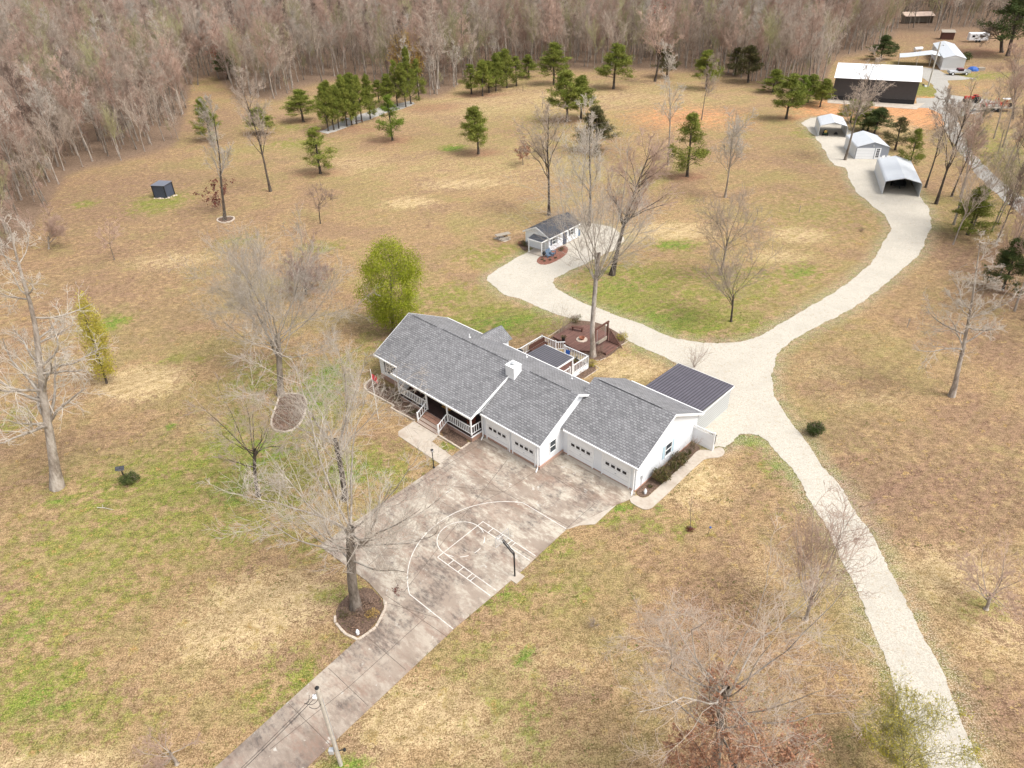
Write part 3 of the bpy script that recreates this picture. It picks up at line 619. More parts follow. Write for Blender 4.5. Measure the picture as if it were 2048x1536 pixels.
window('u', 0, 1.3, 2.05, .95, 2.15, 1)
window('u', 7.72, 7.25, 8.15, 1.05, 2.3, 1, M['paleblue'])
window('v', 1.4, -16.3, -15.1, 1.1, 2.4, -1, M['navy']); window('v', 1.4, -9.6, -8.4, 1.1, 2.4, -1, M['navy'])
fd = MB(); fd.box(-12.4, -11.4, 1.36, 1.395, .78, 2.75); fdo = fd.build('front_door', M['white'], house)
b = MB(); b.box(-12.2, -11.6, 1.345, 1.358, 1.7, 2.6); b.build('pane', M['glassdark'], fdo)
# porch
pf = MB(); pf.box(-17.45, -7.0, -1.3, 1.28, 0, .52); pf.build('porch_base', M['brick'], house)
pf = MB(); pf.box(-17.48, -6.97, -1.36, 1.28, .523, .66); pf.build('porch_band', M['trim'], house)
pf = MB(); pf.box(-17.42, -7.02, -1.42, 1.39, .663, .74); pf.build('porch_floor', M['porchfloor'], house)
for u_ in (-17.35, -13.15, -10.25, -7.1):
    p = MB(); p.box(u_ - .06, u_ + .06, -1.31, -1.19, .742, 2.62); p.build('post', M['trim'], house)
def railing(p0, p1, zf0, zf1, parent, mat, h=.9, sp=.25, name='railing', newel=False):
    a = Vector((*p0, 0)); b = Vector((*p1, 0)); L = (b - a).length; mb = MB(); n = max(2, int(L / sp))
    A = lambda t, z: a.lerp(b, t) + Vector((0, 0, zf0 + (zf1 - zf0) * t + z))
    mb.bar(A(0, h), A(1, h), .085, .05); mb.bar(A(0, .1), A(1, .1), .06, .05)
    for k in range(1, n): mb.bar(A(k / n, .12), A(k / n, h - .03), .07, .04)
    if newel: 
        for t in (0, 1): mb.bar(A(t, -.05), A(t, h + .12), .11)
    return mb.build(name, mat, parent)
railing((-17.28, -1.25), (-13.22, -1.25), .74, .74, house, M['trim']); railing((-10.18, -1.25), (-7.17, -1.25), .74, .74, house, M['trim'])
railing((-7.1, -1.18), (-7.1, -.05), .74, .74, house, M['trim']); railing((-17.35, -1.18), (-17.35, -.05), .74, .74, house, M['trim'])
for u_ in (-13.15, -10.25):
    railing((u_, -1.33), (u_, -2.45), .74, .12, house, M['trim'], name='stair_rail'); n = MB(); n.box(u_ - .06, u_ + .06, -2.57, -2.45, .03, 1.08); n.build('newel_post', M['trim'], house)
st = MB()
for k in range(4): st.box(-13.1, -10.3, -1.37 - .34 * (k + 1), -1.365 - .34 * k if k else -1.365, 0, .58 - .145 * k)
st.build('steps', M['brick'], house)
# chimney
ch = MB(); ch.box(-7.1, -6.05, 3.4, 4.4, 4.2, 6.0); cho = ch.build('chimney', M['white'], house)
c = MB(); c.box(-7.14, -6.01, 3.36, 4.44, 6.002, 6.06); c.build('chimney_cap', M['trim'], cho)
c = MB(); c.lathe((-6.57, 3.9, 6.06), [(.16, 0), (.16, .12), (.24, .13), (.24, .2), (.05, .26)], 14); c.build('flue', M['steel'], cho)
for u_, v_ in ((-14.9, 6.3), (-3.6, 8.6), (-9.5, 8.8)):
    z = 5.5 - .527 * (v_ - 4.7); c = MB(); c.lathe((u_, v_, z - .05), [(.12, 0), (.12, .06), (.045, .1), (.045, .42)], 10); c.build('vent_pipe', M['trim'], house)
mb = MB(); mb.box(7.722, 7.80, 3.75, 3.95, .9, 1.25); mb.build('meter_box', M['steel'], house)
mb = MB(); mb.bar((7.76, 3.85, .1), (7.76, 3.85, .9), .03); mb.build('conduit', M['steel'], house)

# things by the house
fpn = empty('privacy_fence', H(7.8, 11.8), PHI, 'white vinyl privacy panel with slatted top at the right rear garage corner', 'fence')
a = MB(); a.box(.0, 1.9, -.02, .02, .05, 1.55); a.build('panel', M['white'], fpn)
a = MB(); a.box(0, 1.9, -.035, .035, 1.551, 1.62); a.box(0, 1.9, -.035, .035, 1.86, 1.93)
for k in range(13): a.box(.05 + k * .145, .12 + k * .145, -.02, .02, 1.621, 1.859)
a.build('lattice', M['trim'], fpn)
for x in (-.06, 1.96): a = MB(); a.box(x - .055, x + .055, -.055, .055, 0, 2.02); a.build('post', M['trim'], fpn)
bn = empty('wheeled_bin', H(9.2, 12.5), PHI, 'dark wheeled rubbish bin behind the white privacy panel', 'bin')
a = MB(); a.slab([(-.28, -.3, .98), (.28, -.3, .98), (.28, .3, .98), (-.28, .3, .98)], .9); a.build('body', M['blackmetal'], bn, .03)
a = MB(); a.box(-.31, .31, -.34, .34, .985, 1.05); a.build('lid', M['blackmetal'], bn, .02)
shed = empty('metal_shed', H(4.75, 15.4), PHI, 'low pale grey metal shed with plum brown ribbed roof behind the garage', 'shed')
a = MB(); a.box(-2.8, 2.85, -2.9, 2.95, 0, 2.42); a.build('wall', M['shedside'], shed)
a = MB(); a.slab([(-3.0, -3.1, 2.85), (3.0, -3.1, 2.85), (3.0, 3.15, 2.6), (-3.0, 3.15, 2.6)], .06); a.build('roof', M['darkmetal_v'], shed)
a = MB(); a.box(-3.0, 3.0, 3.152, 3.19, 2.42, 2.6); a.box(3.002, 3.04, -3.1, 3.15, 2.42, 2.56); a.build('trim', M['trim'], shed)
# chairs, mat on the porch
mt = MB(); mt.box(-.75, .75, -.42, .42, 0, .02); o = mt.build('door_mat', M['blackmetal']); o.location = H(-11.9, .2, .742); o.rotation_euler.z = PHI
meta(o, 'tan door mat with dark border on the porch floor before the steps', 'mat')
b = MB(); b.box(-.6, .6, -.3, .3, .0215, .026); b.build('mat_centre', M['mat'], o)
def rocker(u, v, rz, label):
    e = empty('rocking_chair', H(u, v, .742), PHI + rz, label, 'chair', 'wooden rocking chairs on the front porch')
    a = MB(); a.box(-.27, .27, -.26, .26, .40, .44); a.build('seat', M['orange_wood'], e, .01)
    a = MB()
    for k in range(5): a.bar((-.22 + k * .11, .25, .44), (-.22 + k * .11, .40, 1.08), .05, .02)
    a.bar((-.27, .40, 1.1), (.27, .40, 1.1), .09, .03); a.build('backrest', M['orange_wood'], e)
    for s in (-1, 1):
        a = MB(); a.bar((s * .27, -.24, .05), (s * .27, -.24, .64), .045); a.bar((s * .27, .24, .05), (s * .27, .24, .44), .045); a.bar((s * .3, -.3, .65), (s * .3, .32, .65), .08, .025); a.build('arm', M['orange_wood'], e)
        a = MB(); ps = [(s * .27, -.42, .09), (s * .27, -.2, .03), (s * .27, .2, .03), (s * .27, .5, .11)]
        for q in range(3): a.bar(ps[q], ps[q + 1], .04)
        a.build('rocker', M['orange_wood'], e)
rocker(-8.1, -.3, 0, 'wooden rocking chair at the garage end of the porch'); rocker(-16.4, .0, R(180), 'wooden rocking chair at the far left end of the porch'); rocker(-15.2, .3, R(190), 'wooden rocking chair second from the left end of the porch')

# lamp post, flag, bird feeder
lp = empty('lamp_post', tuple(G(868, 936)), 0, 'black lamp post where the walkway meets the driveway', 'lamp post')
a = MB(); a.lathe((0, 0, 0), [(.11, 0), (.11, .1), (.05, .2), (.04, 1.75), (.07, 1.8)], 12); a.build('pole', M['blackmetal'], lp)
a = MB(); a.lathe((0, 0, 1.8), [(.06, 0), (.11, .05), (.12, .22), (.14, .24), (.02, .36)], 8); l = a.build('lantern', M['blackmetal'], lp)
a = MB(); a.lathe((0, 0, 1.86), [(.113, 0), (.123, .14)], 8); a.build('lantern_glass', M['steel'], l)
fb, ft = topof((757, 837), (749, 746))
fl = empty('flagpole', tuple(fb), 0, 'thin white pole with a red and white flag beside the left flower bed', 'flagpole')
a = MB(); a.bar((0, 0, 0), (0, 0, 5.6), .05, .05, 8); a.build('pole', M['trim'], fl)
M['flag'] = ribbed('red_white_stripes', (.50, .06, .07), 2, .14, .0, .8, duty=.6, line=1.); 
a = MB()
for k in range(6): a.slab([(.03 + k * .07, .03 * math.sin(k), 4.5 - k * .08), (.03 + (k + 1) * .07, .03 * math.sin(k + 1), 4.5 - (k + 1) * .08), (.03 + (k + 1) * .07, .03 * math.sin(k + 1), 5.1 - (k + 1) * .05), (.03 + k * .07, .03 * math.sin(k), 5.1 - k * .05)], .01)
a.build('flag', M['flag'], fl)

# back deck
dk = empty('back_deck', H(-9.9, 12.4), PHI, 'raised brown deck with white railings behind the house', 'deck')
a = MB(); a.box(-3.2, 3.15, -2.8, 2.75, .45, .6); a.build('floor', M['deckwood'], dk)
a = MB(); a.box(-3.22, 3.2, 2.76, 2.80, .1, .6); a.box(3.16, 3.2, -2.8, 2.75, .1, .6); a.build('skirt', M['trim'], dk)
for p0, p1 in (((-3.2, -1.1), (-3.2, 2.75)), ((-3.2, 2.75), (-1.25, 2.75)), ((.0, 2.75), (3.15, 2.75)), ((3.15, 2.75), (3.15, .35)), ((3.15, -.2), (3.15, -1.3))):
    railing(p0, p1, .6, .6, dk, M['trim'], 1.0, .22, newel=True)
gt = railing((-1.2, 2.78), (-.5, 3.45), .6, .6, dk, M['trim'], .95, .22, name='gate')
pr = empty('patio_roof', H(-8.5, 11.2), PHI, 'flat dark grey ribbed patio cover standing over the back deck', 'patio cover')
a = MB(); a.slab([(-1.95, -1.3, 2.85), (1.95, -1.3, 2.85), (1.95, 1.35, 2.72), (-1.95, 1.35, 2.72)], .05); a.build('roof', M['graymetal_v'], pr)
a = MB(); a.box(-1.95, 1.95, 1.352, 1.4, 2.56, 2.72); a.box(1.952, 2.0, -1.3, 1.35, 2.58, 2.76); a.build('beam', M['trim'], pr)
for x in (-1.85, 1.85): a = MB(); a.box(x - .06, x + .06, 1.2, 1.32, .6, 2.62); a.build('post', M['trim'], pr)
bc = empty('deck_bench', H(-12.65, 14.0, .6), PHI, 'long dark red wooden bench with back along the left deck railing', 'bench')
a = MB(); a.box(-.1, .42, -1.2, 1.2, .4, .46); a.build('seat', M['brownwood'], bc)
a = MB(); a.box(-.2, -.12, -1.2, 1.2, .47, .95); a.build('backrest', M['brownwood'], bc)
for y in (-1.1, 0, 1.1): a = MB(); a.box(-.05, .36, y - .04, y + .04, 0, .4); a.build('leg', M['brownwood'], bc)
def deckchair(u, v, z, rz, label, mat):
    e = empty('patio_chair', H(u, v, z), PHI + rz, label, 'chair')
    a = MB(); a.box(-.26, .26, -.26, .24, .38, .43); a.build('seat', mat, e, .01)
    a = MB(); a.slab([(-.26, .26, .43), (.26, .26, .43), (.26, .42, .98), (-.26, .42, .98)], .04); a.build('backrest', mat, e, .01)
    for x in (-.24, .24):
        for y in (-.24, .24): a = MB(); a.bar((x, y, 0), (x, y, .38), .04); a.build('leg', mat, e)
    return e
deckchair(-9.0, 14.3, .6, R(10), 'blue chair by the gate in the deck railing', M['blue'])
def pot(u, v, z, label, mat=None, leafy=True, r=.17):
    e = empty('planter', H(u, v, z), PHI, label, 'planter')
    a = MB(); a.lathe((0, 0, 0), [(r * .7, 0), (r, .3), (r * 1.1, .3), (r * 1.1, .35), (r * .9, .35)], 12); a.build('pot', mat or M['blackmetal'], e)
    a = MB(); q = random.Random(int(u * 7))
    for k in range(26):
        t = q.uniform(0, 6.28); s = q.uniform(.05, r); h_ = q.uniform(.2, .35); a.slab([(math.cos(t) * s, math.sin(t) * s, .3), (math.cos(t) * s * 1.9, math.sin(t) * s * 1.9, .3 + h_), (math.cos(t + .5) * s * 1.9, math.sin(t + .5) * s * 1.9, .3 + h_)], .006)
    a.build('plant', M['shrub'] if leafy else M['brush'], e)
pot(-8.0, 14.6, .6, 'small dark pot, nearer the blue chair, inside the deck railing'); pot(-7.5, 14.2, .6, 'small terracotta pot inside the right deck railing', M['terracotta'])
pot(-12.1, 17.6, .26, 'tall black planter at the left edge of the lower deck', r=.2)
gr = empty('grill', H(-12.9, 11.4, .6), PHI, 'covered black grill on the deck beside the house wall', 'grill')
a = MB(); a.lathe((0, 0, .6), [(.2, 0), (.34, .15), (.34, .3), (.2, .45), (.05, .5)], 14); a.build('bowl', M['blackmetal'], gr)
for t in (0, 2.1, 4.2): a = MB(); a.bar((.12 * math.cos(t), .12 * math.sin(t), .62), (.3 * math.cos(t), .3 * math.sin(t), 0), .04); a.build('leg', M['blackmetal'], gr)
# lower deck
ld = MB(); ld.prism([(-13.6, 17.6), (-9.7, 17.0), (-7.6, 18.5), (-6.9, 18.5), (-6.95, 20.9), (-8.4, 22.2), (-12.2, 22.2), (-13.5, 20.7)], .02, .26)
o = ld.build('lower_deck', M['deckwood']); o.location = tuple(HO); o.rotation_euler.z = PHI; meta(o, 'low reddish brown board deck at the foot of the tall tree', 'deck')
e = empty('garden_bench', H(-12.35, 20.35, .26), PHI + R(20), 'small backless wooden bench on the lower deck', 'bench')
a = MB(); a.box(-.7, .7, -.18, .18, .4, .46); a.build('seat', M['brownwood'], e)
for x in (-.55, .55): a = MB(); a.box(x - .05, x + .05, -.15, .15, 0, .4); a.build('leg', M['brownwood'], e)
e = empty('fire_pit', H(-10.7, 19.1, .26), PHI, 'round stone fire pit in the middle of the lower deck', 'fire pit')
a = MB(); a.lathe((0, 0, 0), [(.62, 0), (.62, .06), (.45, .06)], 20); a.build('base', M['stone'], e)
a = MB(); a.lathe((0, 0, .06), [(.2, 0), (.32, .2), (.34, .25), (.28, .25), (.15, .05)], 16); a.build('bowl', M['terracotta'], e)
e = empty('swing_frame', H(-8.4, 19.5, 0), PHI, 'brown timber swing frame on the lower deck beside the tall tree', 'swing')
for y in (-1.15, 1.15): a = MB(); a.box(-.07, .07, y - .07, y + .07, 0, 2.6); a.build('post', M['brownwood'], e)
a = MB(); a.box(-.08, .08, -1.3, 1.3, 2.601, 2.76); a.build('beam', M['brownwood'], e)
a = MB(); a.box(-.22, .22, -.75, .75, .75, .79); a.box(.2, .24, -.75, .75, .8, 1.2); s = a.build('swing_seat', M['greywood'], e)
a = MB()
for y in (-.7, .7): a.bar((0, y, .79), (0, y, 2.6), .02)
a.build('chain', M['steel'], s)
e = empty('slatted_screen', H(-8.25, 20.75, 0), PHI, 'sloping slatted timber screen leaning down from the swing frame', 'screen')
a = MB()
for k in range(10):
    z = .15 + k * .15; x1 = 1.75 * (1 - (z - .1) / 1.75); a.bar((0, 0, z), (x1, -.05, z), .03, .08)
a.build('slats', M['brownwood'], e)
a = MB(); a.bar((0, 0, 1.85), (1.85, -.05, .1), .09, .06); a.build('rail', M['brownwood'], e)

# flower beds: mulch and edging stones
def bed(px, name='mulch_bed', z=.03, mat='mulch'):
    sheet(name, smooth_loop([tuple(G(*p)[:2]) for p in px], 1), z, M[mat])
def edging(px, label, close=False, size=(.28, .16, .12), world=None, sm=1):
    """a row of edging stones laid as one border"""
    P = world or [tuple(G(*p)[:2]) for p in px]
    mb = MB(); q = random.Random(len(P)); pts = P + ([P[0]] if close else []); carry = 0
    for i in range(len(pts) - 1):
        a = Vector((*pts[i], 0)); b = Vector((*pts[i + 1], 0)); L = (b - a).length
        if L < .01: continue
        d = (b - a) / L; s = 0
        while s + size[0] * .5 < L:
            c = a + d * (s + size[0] / 2); nn = Vector((-d.y, d.x, 0)); j = q.uniform(-.015, .015); hh = size[2] + q.uniform(-.015, .02)
            e1, e2 = d * (size[0] * .46), nn * (size[1] / 2)
            mb.slab([tuple(c + nn * j - e1 - e2 + Vector((0, 0, hh))), tuple(c + nn * j + e1 - e2 + Vector((0, 0, hh))), tuple(c + nn * j + e1 + e2 + Vector((0, 0, hh))), tuple(c + nn * j - e1 + e2 + Vector((0, 0, hh)))], hh + .02)
            s += size[0]
    return meta(mb.build('stone_edging', M['stone']), label, 'edging')
def loop_pts(px, it=1): return smooth_loop([tuple(G(*p)[:2]) for p in px], it)
B5 = [(738, 1172), (766, 1200), (766, 1220), (748, 1252), (716, 1277), (693, 1264), (672, 1242), (672, 1215), (700, 1185)]
bed(B5, z=.035); l5 = loop_pts([(772, 1205), (770, 1222), (752, 1256), (716, 1281), (690, 1268), (671, 1246), (670, 1232)], 0); edging(None, 'pale stone edging round the bed of the big tree beside the driveway', world=l5)
B2 = [(560, 790), (590, 787), (614, 795), (612, 825), (600, 850), (578, 866), (548, 862), (541, 845), (552, 815)]
bed(B2); edging(None, 'pale stone edging round the kidney shaped bed on the left lawn', True, world=loop_pts(B2, 1))
LB = [(745, 757), (731, 768), (735, 783), (788, 812), (783, 817), (830, 842), (852, 826), (800, 790), (765, 768)]
bed(LB); edging([(745, 757), (731, 768), (729, 775), (736, 784), (788, 812), (783, 817), (829, 842)], 'pale edging of the flower bed left of the porch steps')
bed([(877, 870), (905, 850), (941, 884), (922, 898)], z=.032); edging([(877, 871), (922, 899), (941, 886)], 'pale edging of the flower bed right of the porch steps')
bed([(1272, 988), (1283, 995), (1295, 993), (1305, 984), (1380, 917), (1391, 904), (1402, 898), (1390, 888), (1380, 885), (1275, 978)], z=.04)
bed([(1118, 768), (1168, 757), (1200, 738), (1165, 720), (1130, 745)], z=.03); edging([(1168, 758), (1199, 737), (1190, 731)], 'thin edging of the bed below the right deck railing', size=(.4, .06, .06))
bed([(1090, 690), (1115, 660), (1150, 640), (1200, 645), (1240, 668), (1256, 682), (1212, 718), (1190, 722), (1150, 705)], z=.028)
edging([(1190, 721), (1200, 721), (1212, 716)], 'short edging below the tall tree bed', size=(.4, .06, .06)); edging([(1233, 697), (1257, 682)], 'short edging at the right tip of the lower deck', size=(.4, .06, .06)); edging([(1096, 674), (1118, 660)], 'short edging left of the lower deck', size=(.4, .06, .06))
B19 = [(436, 437), (450, 434), (466, 434), (470, 438), (462, 444), (446, 447), (434, 443)]
bed(B19, z=.03); edging(None, 'ring of pale stones round the slim tree near the blue shed', True, world=loop_pts(B19, 1), size=(.35, .2, .15))
BC = [(1072, 522), (1080, 513), (1100, 503), (1128, 490), (1137, 497), (1134, 508), (1118, 520), (1095, 530), (1078, 529)]
bed(BC, z=.045, mat='redmulch')
bed([(1034, 486), (1050, 480), (1058, 498), (1048, 503)], z=.04)

# ------------------------------------------------------------------ trees
def rv(q, n): a = q.normal(size=(n, 3)); return a / np.linalg.norm(a, axis=1)[:, None]
def grow(q, P0, D, L, Rad, K, wander, trop, taper=.25):
    n = len(P0); pts = np.zeros((n, K + 1, 3)); pts[:, 0] = P0; d = D.copy(); dirs = np.zeros((n, K + 1, 3)); dirs[:, 0] = d
    for k in range(K):
        d = d + q.normal(size=(n, 3)) * wander + np.array([0, 0, 1.]) * trop
        d /= np.linalg.norm(d, axis=1)[:, None]; pts[:, k + 1] = pts[:, k] + d * (L / K)[:, None]; dirs[:, k + 1] = d
    rad = Rad[:, None] * (1 - (1 - taper) * np.linspace(0, 1, K + 1)[None])
    return pts, dirs, rad
def spawn(q, pts, dirs, rad, L, m, t0, ang, lf, rf, lvar=.3, tip=1.0, t1=1.0):
    """m children per branch"""
    n, K1, _ = pts.shape; K = K1 - 1
    t = q.uniform(t0, t1, size=(n, m)); t = np.sort(t, 1); i = np.minimum((t * K).astype(int), K - 1); f = t * K - i
    I = np.arange(n)[:, None]
    p = pts[I, i] * (1 - f[..., None]) + pts[I, i + 1] * f[..., None]; d = dirs[I, i + 1]; r = rad[I, i] * (1 - f) + rad[I, i + 1] * f
    p = p.reshape(-1, 3); d = d.reshape(-1, 3); r = r.ravel()
    x = np.cross(d, rv(q, len(d))); x /= np.linalg.norm(x, axis=1)[:, None] + 1e-9
    a = np.radians(q.normal(ang, ang * .25, len(d)))[:, None]
    D = d * np.cos(a) + x * np.sin(a)
    ll = (np.repeat(L, m) * lf * (1 + q.uniform(-lvar, lvar, len(d))) * (1 - (1 - tip) * t.ravel()))
    return p, D, ll, r * rf
def tubes(pts, rad, S):
    n, K1, _ = pts.shape
    d = np.gradient(pts, axis=1) if K1 > 2 else np.repeat(pts[:, 1:] - pts[:, :1], 2, 1)
    d /= np.linalg.norm(d, axis=2)[..., None] + 1e-9
    up = np.where(np.abs(d[..., 2:3]) < .9, np.array([0, 0, 1.]), np.array([1., 0, 0]))
    x = np.cross(d, up); x /= np.linalg.norm(x, axis=2)[..., None] + 1e-9; y = np.cross(d, x)
    th = np.arange(S) * 2 * np.pi / S
    Vv = pts[:, :, None] + rad[:, :, None, None] * (x[:, :, None] * np.cos(th)[None, None, :, None] + y[:, :, None] * np.sin(th)[None, None, :, None])
    base = (np.arange(n)[:, None, None] * K1 + np.arange(K1 - 1)[None, :, None]) * S
    s = np.arange(S)[None, None]; s2 = (s + 1) % S
    F = np.stack([base + s, base + s2, base + S + s2, base + S + s], -1).reshape(-1, 4)
    return Vv.reshape(-1, 3), F
def joinm(name, parts, smooth=False):
    Vs, Fs, o = [], [], 0
    for v, f in parts: Vs.append(v); Fs.append(f + o); o += len(v)
    return npmesh(name, np.concatenate(Vs), np.concatenate(Fs), smooth=smooth)
def cards(q, C, s0, s1, aspect=.5, up=0.):
    n = len(C); a = rv(q, n); a[:, 2] += up; a /= np.linalg.norm(a, axis=1)[:, None]; b = np.cross(a, rv(q, n)); b /= np.linalg.norm(b, axis=1)[:, None] + 1e-9
    s = q.uniform(s0, s1, n)[:, None]; a = a * s; b = b * s * aspect
    Vv = np.stack([C - a, C + b * .9, C + a, C - b * .9], 1).reshape(-1, 3)
    return Vv, np.arange(n * 4).reshape(-1, 4)

def bare(seed, Hh, Rc, tr, fork=.3, mode='deccurrent', n=(7, 8, 7, 5), lean=(0, 0), trop=.05, wander=.12, twig=.011, ang=48, leaves=None, flare=1.5, t0=None, limbs=True):
    """bare deciduous tree -> (trunk mesh, crown mesh)"""
    q = np.random.default_rng(seed); n1, n2, n3, n4 = n
    D0 = np.array([[lean[0] / Hh, lean[1] / Hh, 1.]]); D0 /= np.linalg.norm(D0)
    exc = mode == 'excurrent'
    L0 = Hh * (.97 if exc else fork + .12)
    pt, dr, rd = grow(q, np.zeros((1, 3)), D0, np.array([L0]), np.array([tr]), 12, .035 if exc else .03, 0, .12 if exc else .72)
    rd[0, 0] *= flare; rd[0, 1] *= 1 + (flare - 1) * .25
    tv = [tubes(pt, rd, 10)]
    if exc:
        p, d, l, r = spawn(q, pt, dr, rd, np.array([L0]), n1, fork, ang, Rc / L0 * 1.1 / max(.45, math.sin(R(ang))), .5, .3, .3)
        p1, d1, r1 = grow(q, p, d, l, np.minimum(r, tr * .45), 6, wander, trop, .25)
        tvk = []
    else:
        p, d, l, r = spawn(q, pt, dr, rd, np.array([L0]), n1, (fork / (fork + .12)) * .8 if t0 is None else t0, ang, 1, min(.55, 1.15 / math.sqrt(n1)), .2); r = r * q.uniform(.7, 1.25, len(r))
        reach = np.clip(d[:, 2], .15, 1); l = np.minimum((Hh - p[:, 2]) / reach * .92, Rc * 1.25 / np.maximum(np.sqrt(1 - reach ** 2), .25)) * q.uniform(.75, 1.08, len(l))
        p1, d1, r1 = grow(q, p, d, l, r, 8, wander, trop, .2)
    p, d, l2, r = spawn(q, p1, d1, r1, l, n2, .2, 40, .55 if exc else .48, .45, .35, .5)
    p2, d2, r2 = grow(q, p, d, l2, np.maximum(r, twig * 1.8), 5, wander * 1.3, trop * 1.2, .3)
    p, d, l3, r = spawn(q, p2, d2, r2, l2, n3, .12, 40, .5, .5, .35, .6)
    p3, d3, r3 = grow(q, p, d, l3, np.maximum(r, twig * 1.25), 3, wander * 1.6, trop * 1.2, .45)
    lm = [tubes(p1, r1, 6)]; cr = [tubes(p2, r2, 4), tubes(p3, r3, 3)]
    if not limbs: cr = lm + cr
    last = p3
    if n4:
        p, d, l4, r = spawn(q, p3, d3, r3, l3, n4, .15, 38, .5, .7, .4)
        p4, d4, r4 = grow(q, p, d, l4, np.full(len(p), twig), 2, wander * 1.8, trop, .6)
        cr.append(tubes(p4, r4, 3)); last = p4
    tm = joinm('trunk', tv, True); cmesh = joinm('crown', cr)
    extra = None
    if leaves:
        cnt, s0, s1, zmax = leaves
        C = last[:, 1:].reshape(-1, 3); C = C[C[:, 2] < zmax * Hh]
        C = C[q.integers(0, len(C), cnt)] + q.normal(size=(cnt, 3)) * s0
        extra = npmesh('foliage', *cards(q, C, s0, s1, .7))
    return (tm, cmesh, extra, joinm('limbs', lm, True)) if limbs else (tm, cmesh, extra)
def tree_obj(name, meshes, mats, loc, rz, label, cat='tree', group=None, sc=1.0, names=('trunk', 'crown', 'foliage', 'limbs')):
    e = empty(name, tuple(loc), rz, label, cat, group); e.scale = (sc,) * 3
    for me, mt, nm in zip(meshes, mats, names):
        if me is not None: link(nm, me, mt, e)
    return e

def pine(seed, Hh, Rc, tr, cb=.2, nb=46, tuft=.22, ntuft=14, dens=1., droop=.04, flat=1.):
    q = np.random.default_rng(seed)
    pt, dr, rd = grow(q, np.zeros((1, 3)), np.array([[0, 0, 1.]]), np.array([Hh * .97]), np.array([tr]), 12, .025, 0, .15)
    rd[0, 0] *= 1.25
    p, d, l, r = spawn(q, pt, dr, rd, np.array([Hh]), nb, cb, 68, 1, .3, .2)
    t = np.clip((p[:, 2] / Hh - cb) / (1 - cb), 0, 1); prof = np.where(t < .12, .8 + t * 2., 1.08 - t ** .95 * 1.0)
    l = Rc * np.maximum(prof, .12) * q.uniform(.62, 1.12, len(t))
    p1, d1, r1 = grow(q, p, d, l, np.minimum(r, tr * .3), 5, .1, droop + .05, .25)
    p, d, l2, r = spawn(q, p1, d1, r1, l, 7, .28, 42, .38, .5, .3, .6)
    p2, d2, r2 = grow(q, p, d, l2, r, 2, .2, .16, .4)
    tips = np.concatenate([p2[:, 1:].reshape(-1, 3), p1[:, -2:].reshape(-1, 3)])
    keep = q.random(len(tips)) < dens; tips = tips[keep]
    C = np.repeat(tips, ntuft, 0) + q.normal(size=(len(tips) * ntuft, 3)) * tuft * np.array([1, 1, .55])
    top = pt[0, -1] + q.normal(size=(60, 3)) * np.array([.12, .12, .5]) * Hh * .05; C = np.concatenate([C, top])
    return joinm('trunk', [tubes(pt, rd, 8), ], True), joinm('branches', [tubes(p1, r1, 4), tubes(p2, r2, 3)]), npmesh('crown', *cards(q, C, tuft * .45, tuft * .95, .22, .6))
def leafy(seed, Hh, rx, tr, cb=.12, n=9000, size=.09, shape='round', clump=.35):
    q = np.random.default_rng(seed)
    pt, dr, rd = grow(q, np.zeros((1, 3)), np.array([[0, 0, 1.]]), np.array([Hh * .85]), np.array([tr]), 8, .008, 0, .25)
    p, d, l, r = spawn(q, pt, dr, rd, np.array([Hh]), 26, cb + .05, 32 if shape != 'round' else 45, 1, .5, .2)
    t = np.clip(p[:, 2] / Hh, 0, 1)
    def prof(t):
        if shape == 'column': return np.sin(np.clip(t, .02, .98) ** .8 * np.pi) ** .6
        return np.sqrt(np.clip(1 - ((t - .56) / .46) ** 2, 0.02, 1))
    l = rx * prof(np.clip(t + .1, 0, .97)) * q.uniform(.7, 1.1, len(t)) * 1.15
    p1, d1, r1 = grow(q, p, d, l, np.minimum(r, tr * .4), 5, .1, .12, .3)
    cl_n = 480; ct = q.uniform(cb, .99, cl_n * 3); pr_ = prof(ct); k = q.random(cl_n * 3) < pr_; ct = ct[k][:cl_n]; pr_ = pr_[k][:cl_n]
    th = q.uniform(0, 2 * np.pi, len(ct)); rr = rx * pr_ * q.uniform(.35, 1.03, len(ct)) ** .6
    rr = rr * (1 + .16 * np.sin(th * 3 + ct * 9) + .1 * np.sin(th * 7 - ct * 17)); CC = np.stack([rr * np.cos(th), rr * np.sin(th), ct * Hh], 1)
    idx = q.integers(0, len(CC), n); C = CC[idx] + q.normal(size=(n, 3)) * clump * rx * .3
    return joinm('trunk', [tubes(pt, rd, 8)], True), joinm('branches', [tubes(p1, r1, 4)]), npmesh('crown', *cards(q, C, size * .6, size * 1.3, .6))

def place(fn, base, top, *a, **k):
    B, T = topof(base, top); return B, T[2], T[0] - B[0]
def hero(name, seed, base, top, Rc, tr, mats, label, mode='deccurrent', cat='tree', hf=1., **k):
    B, T = topof(base, top); Hh = max(1.2, T[2] * hf); ln = (T[0] - B[0]) if 'lean' not in k else 0
    if 'lean' not in k: k['lean'] = (ln, 0)
    ms = bare(seed, Hh, Rc, tr, mode=mode, **k); mats = (mats[0], mats[1], mats[2] if len(mats) > 2 else None, mats[3] if len(mats) > 3 else (M['limb_pale'] if mats[1] is M['twig_pale'] else mats[0]))
    return tree_obj(name, ms, mats, B, 0, label, cat)
T_ = (M['bark'], M['twig']); TP = (M['bark'], M['twig_pale']); 
hero('bare_tree', 11, (115, 975), (30, 440), 5.4, .42, (M['bark_pale'], M['twig_pale'], None, M['limb_pale']), 'tall pale barked bare tree leaning at the left edge of the lawn', 'excurrent', fork=.27, n=(26, 8, 6, 4), ang=62, wander=.16, trop=.04, twig=.010)
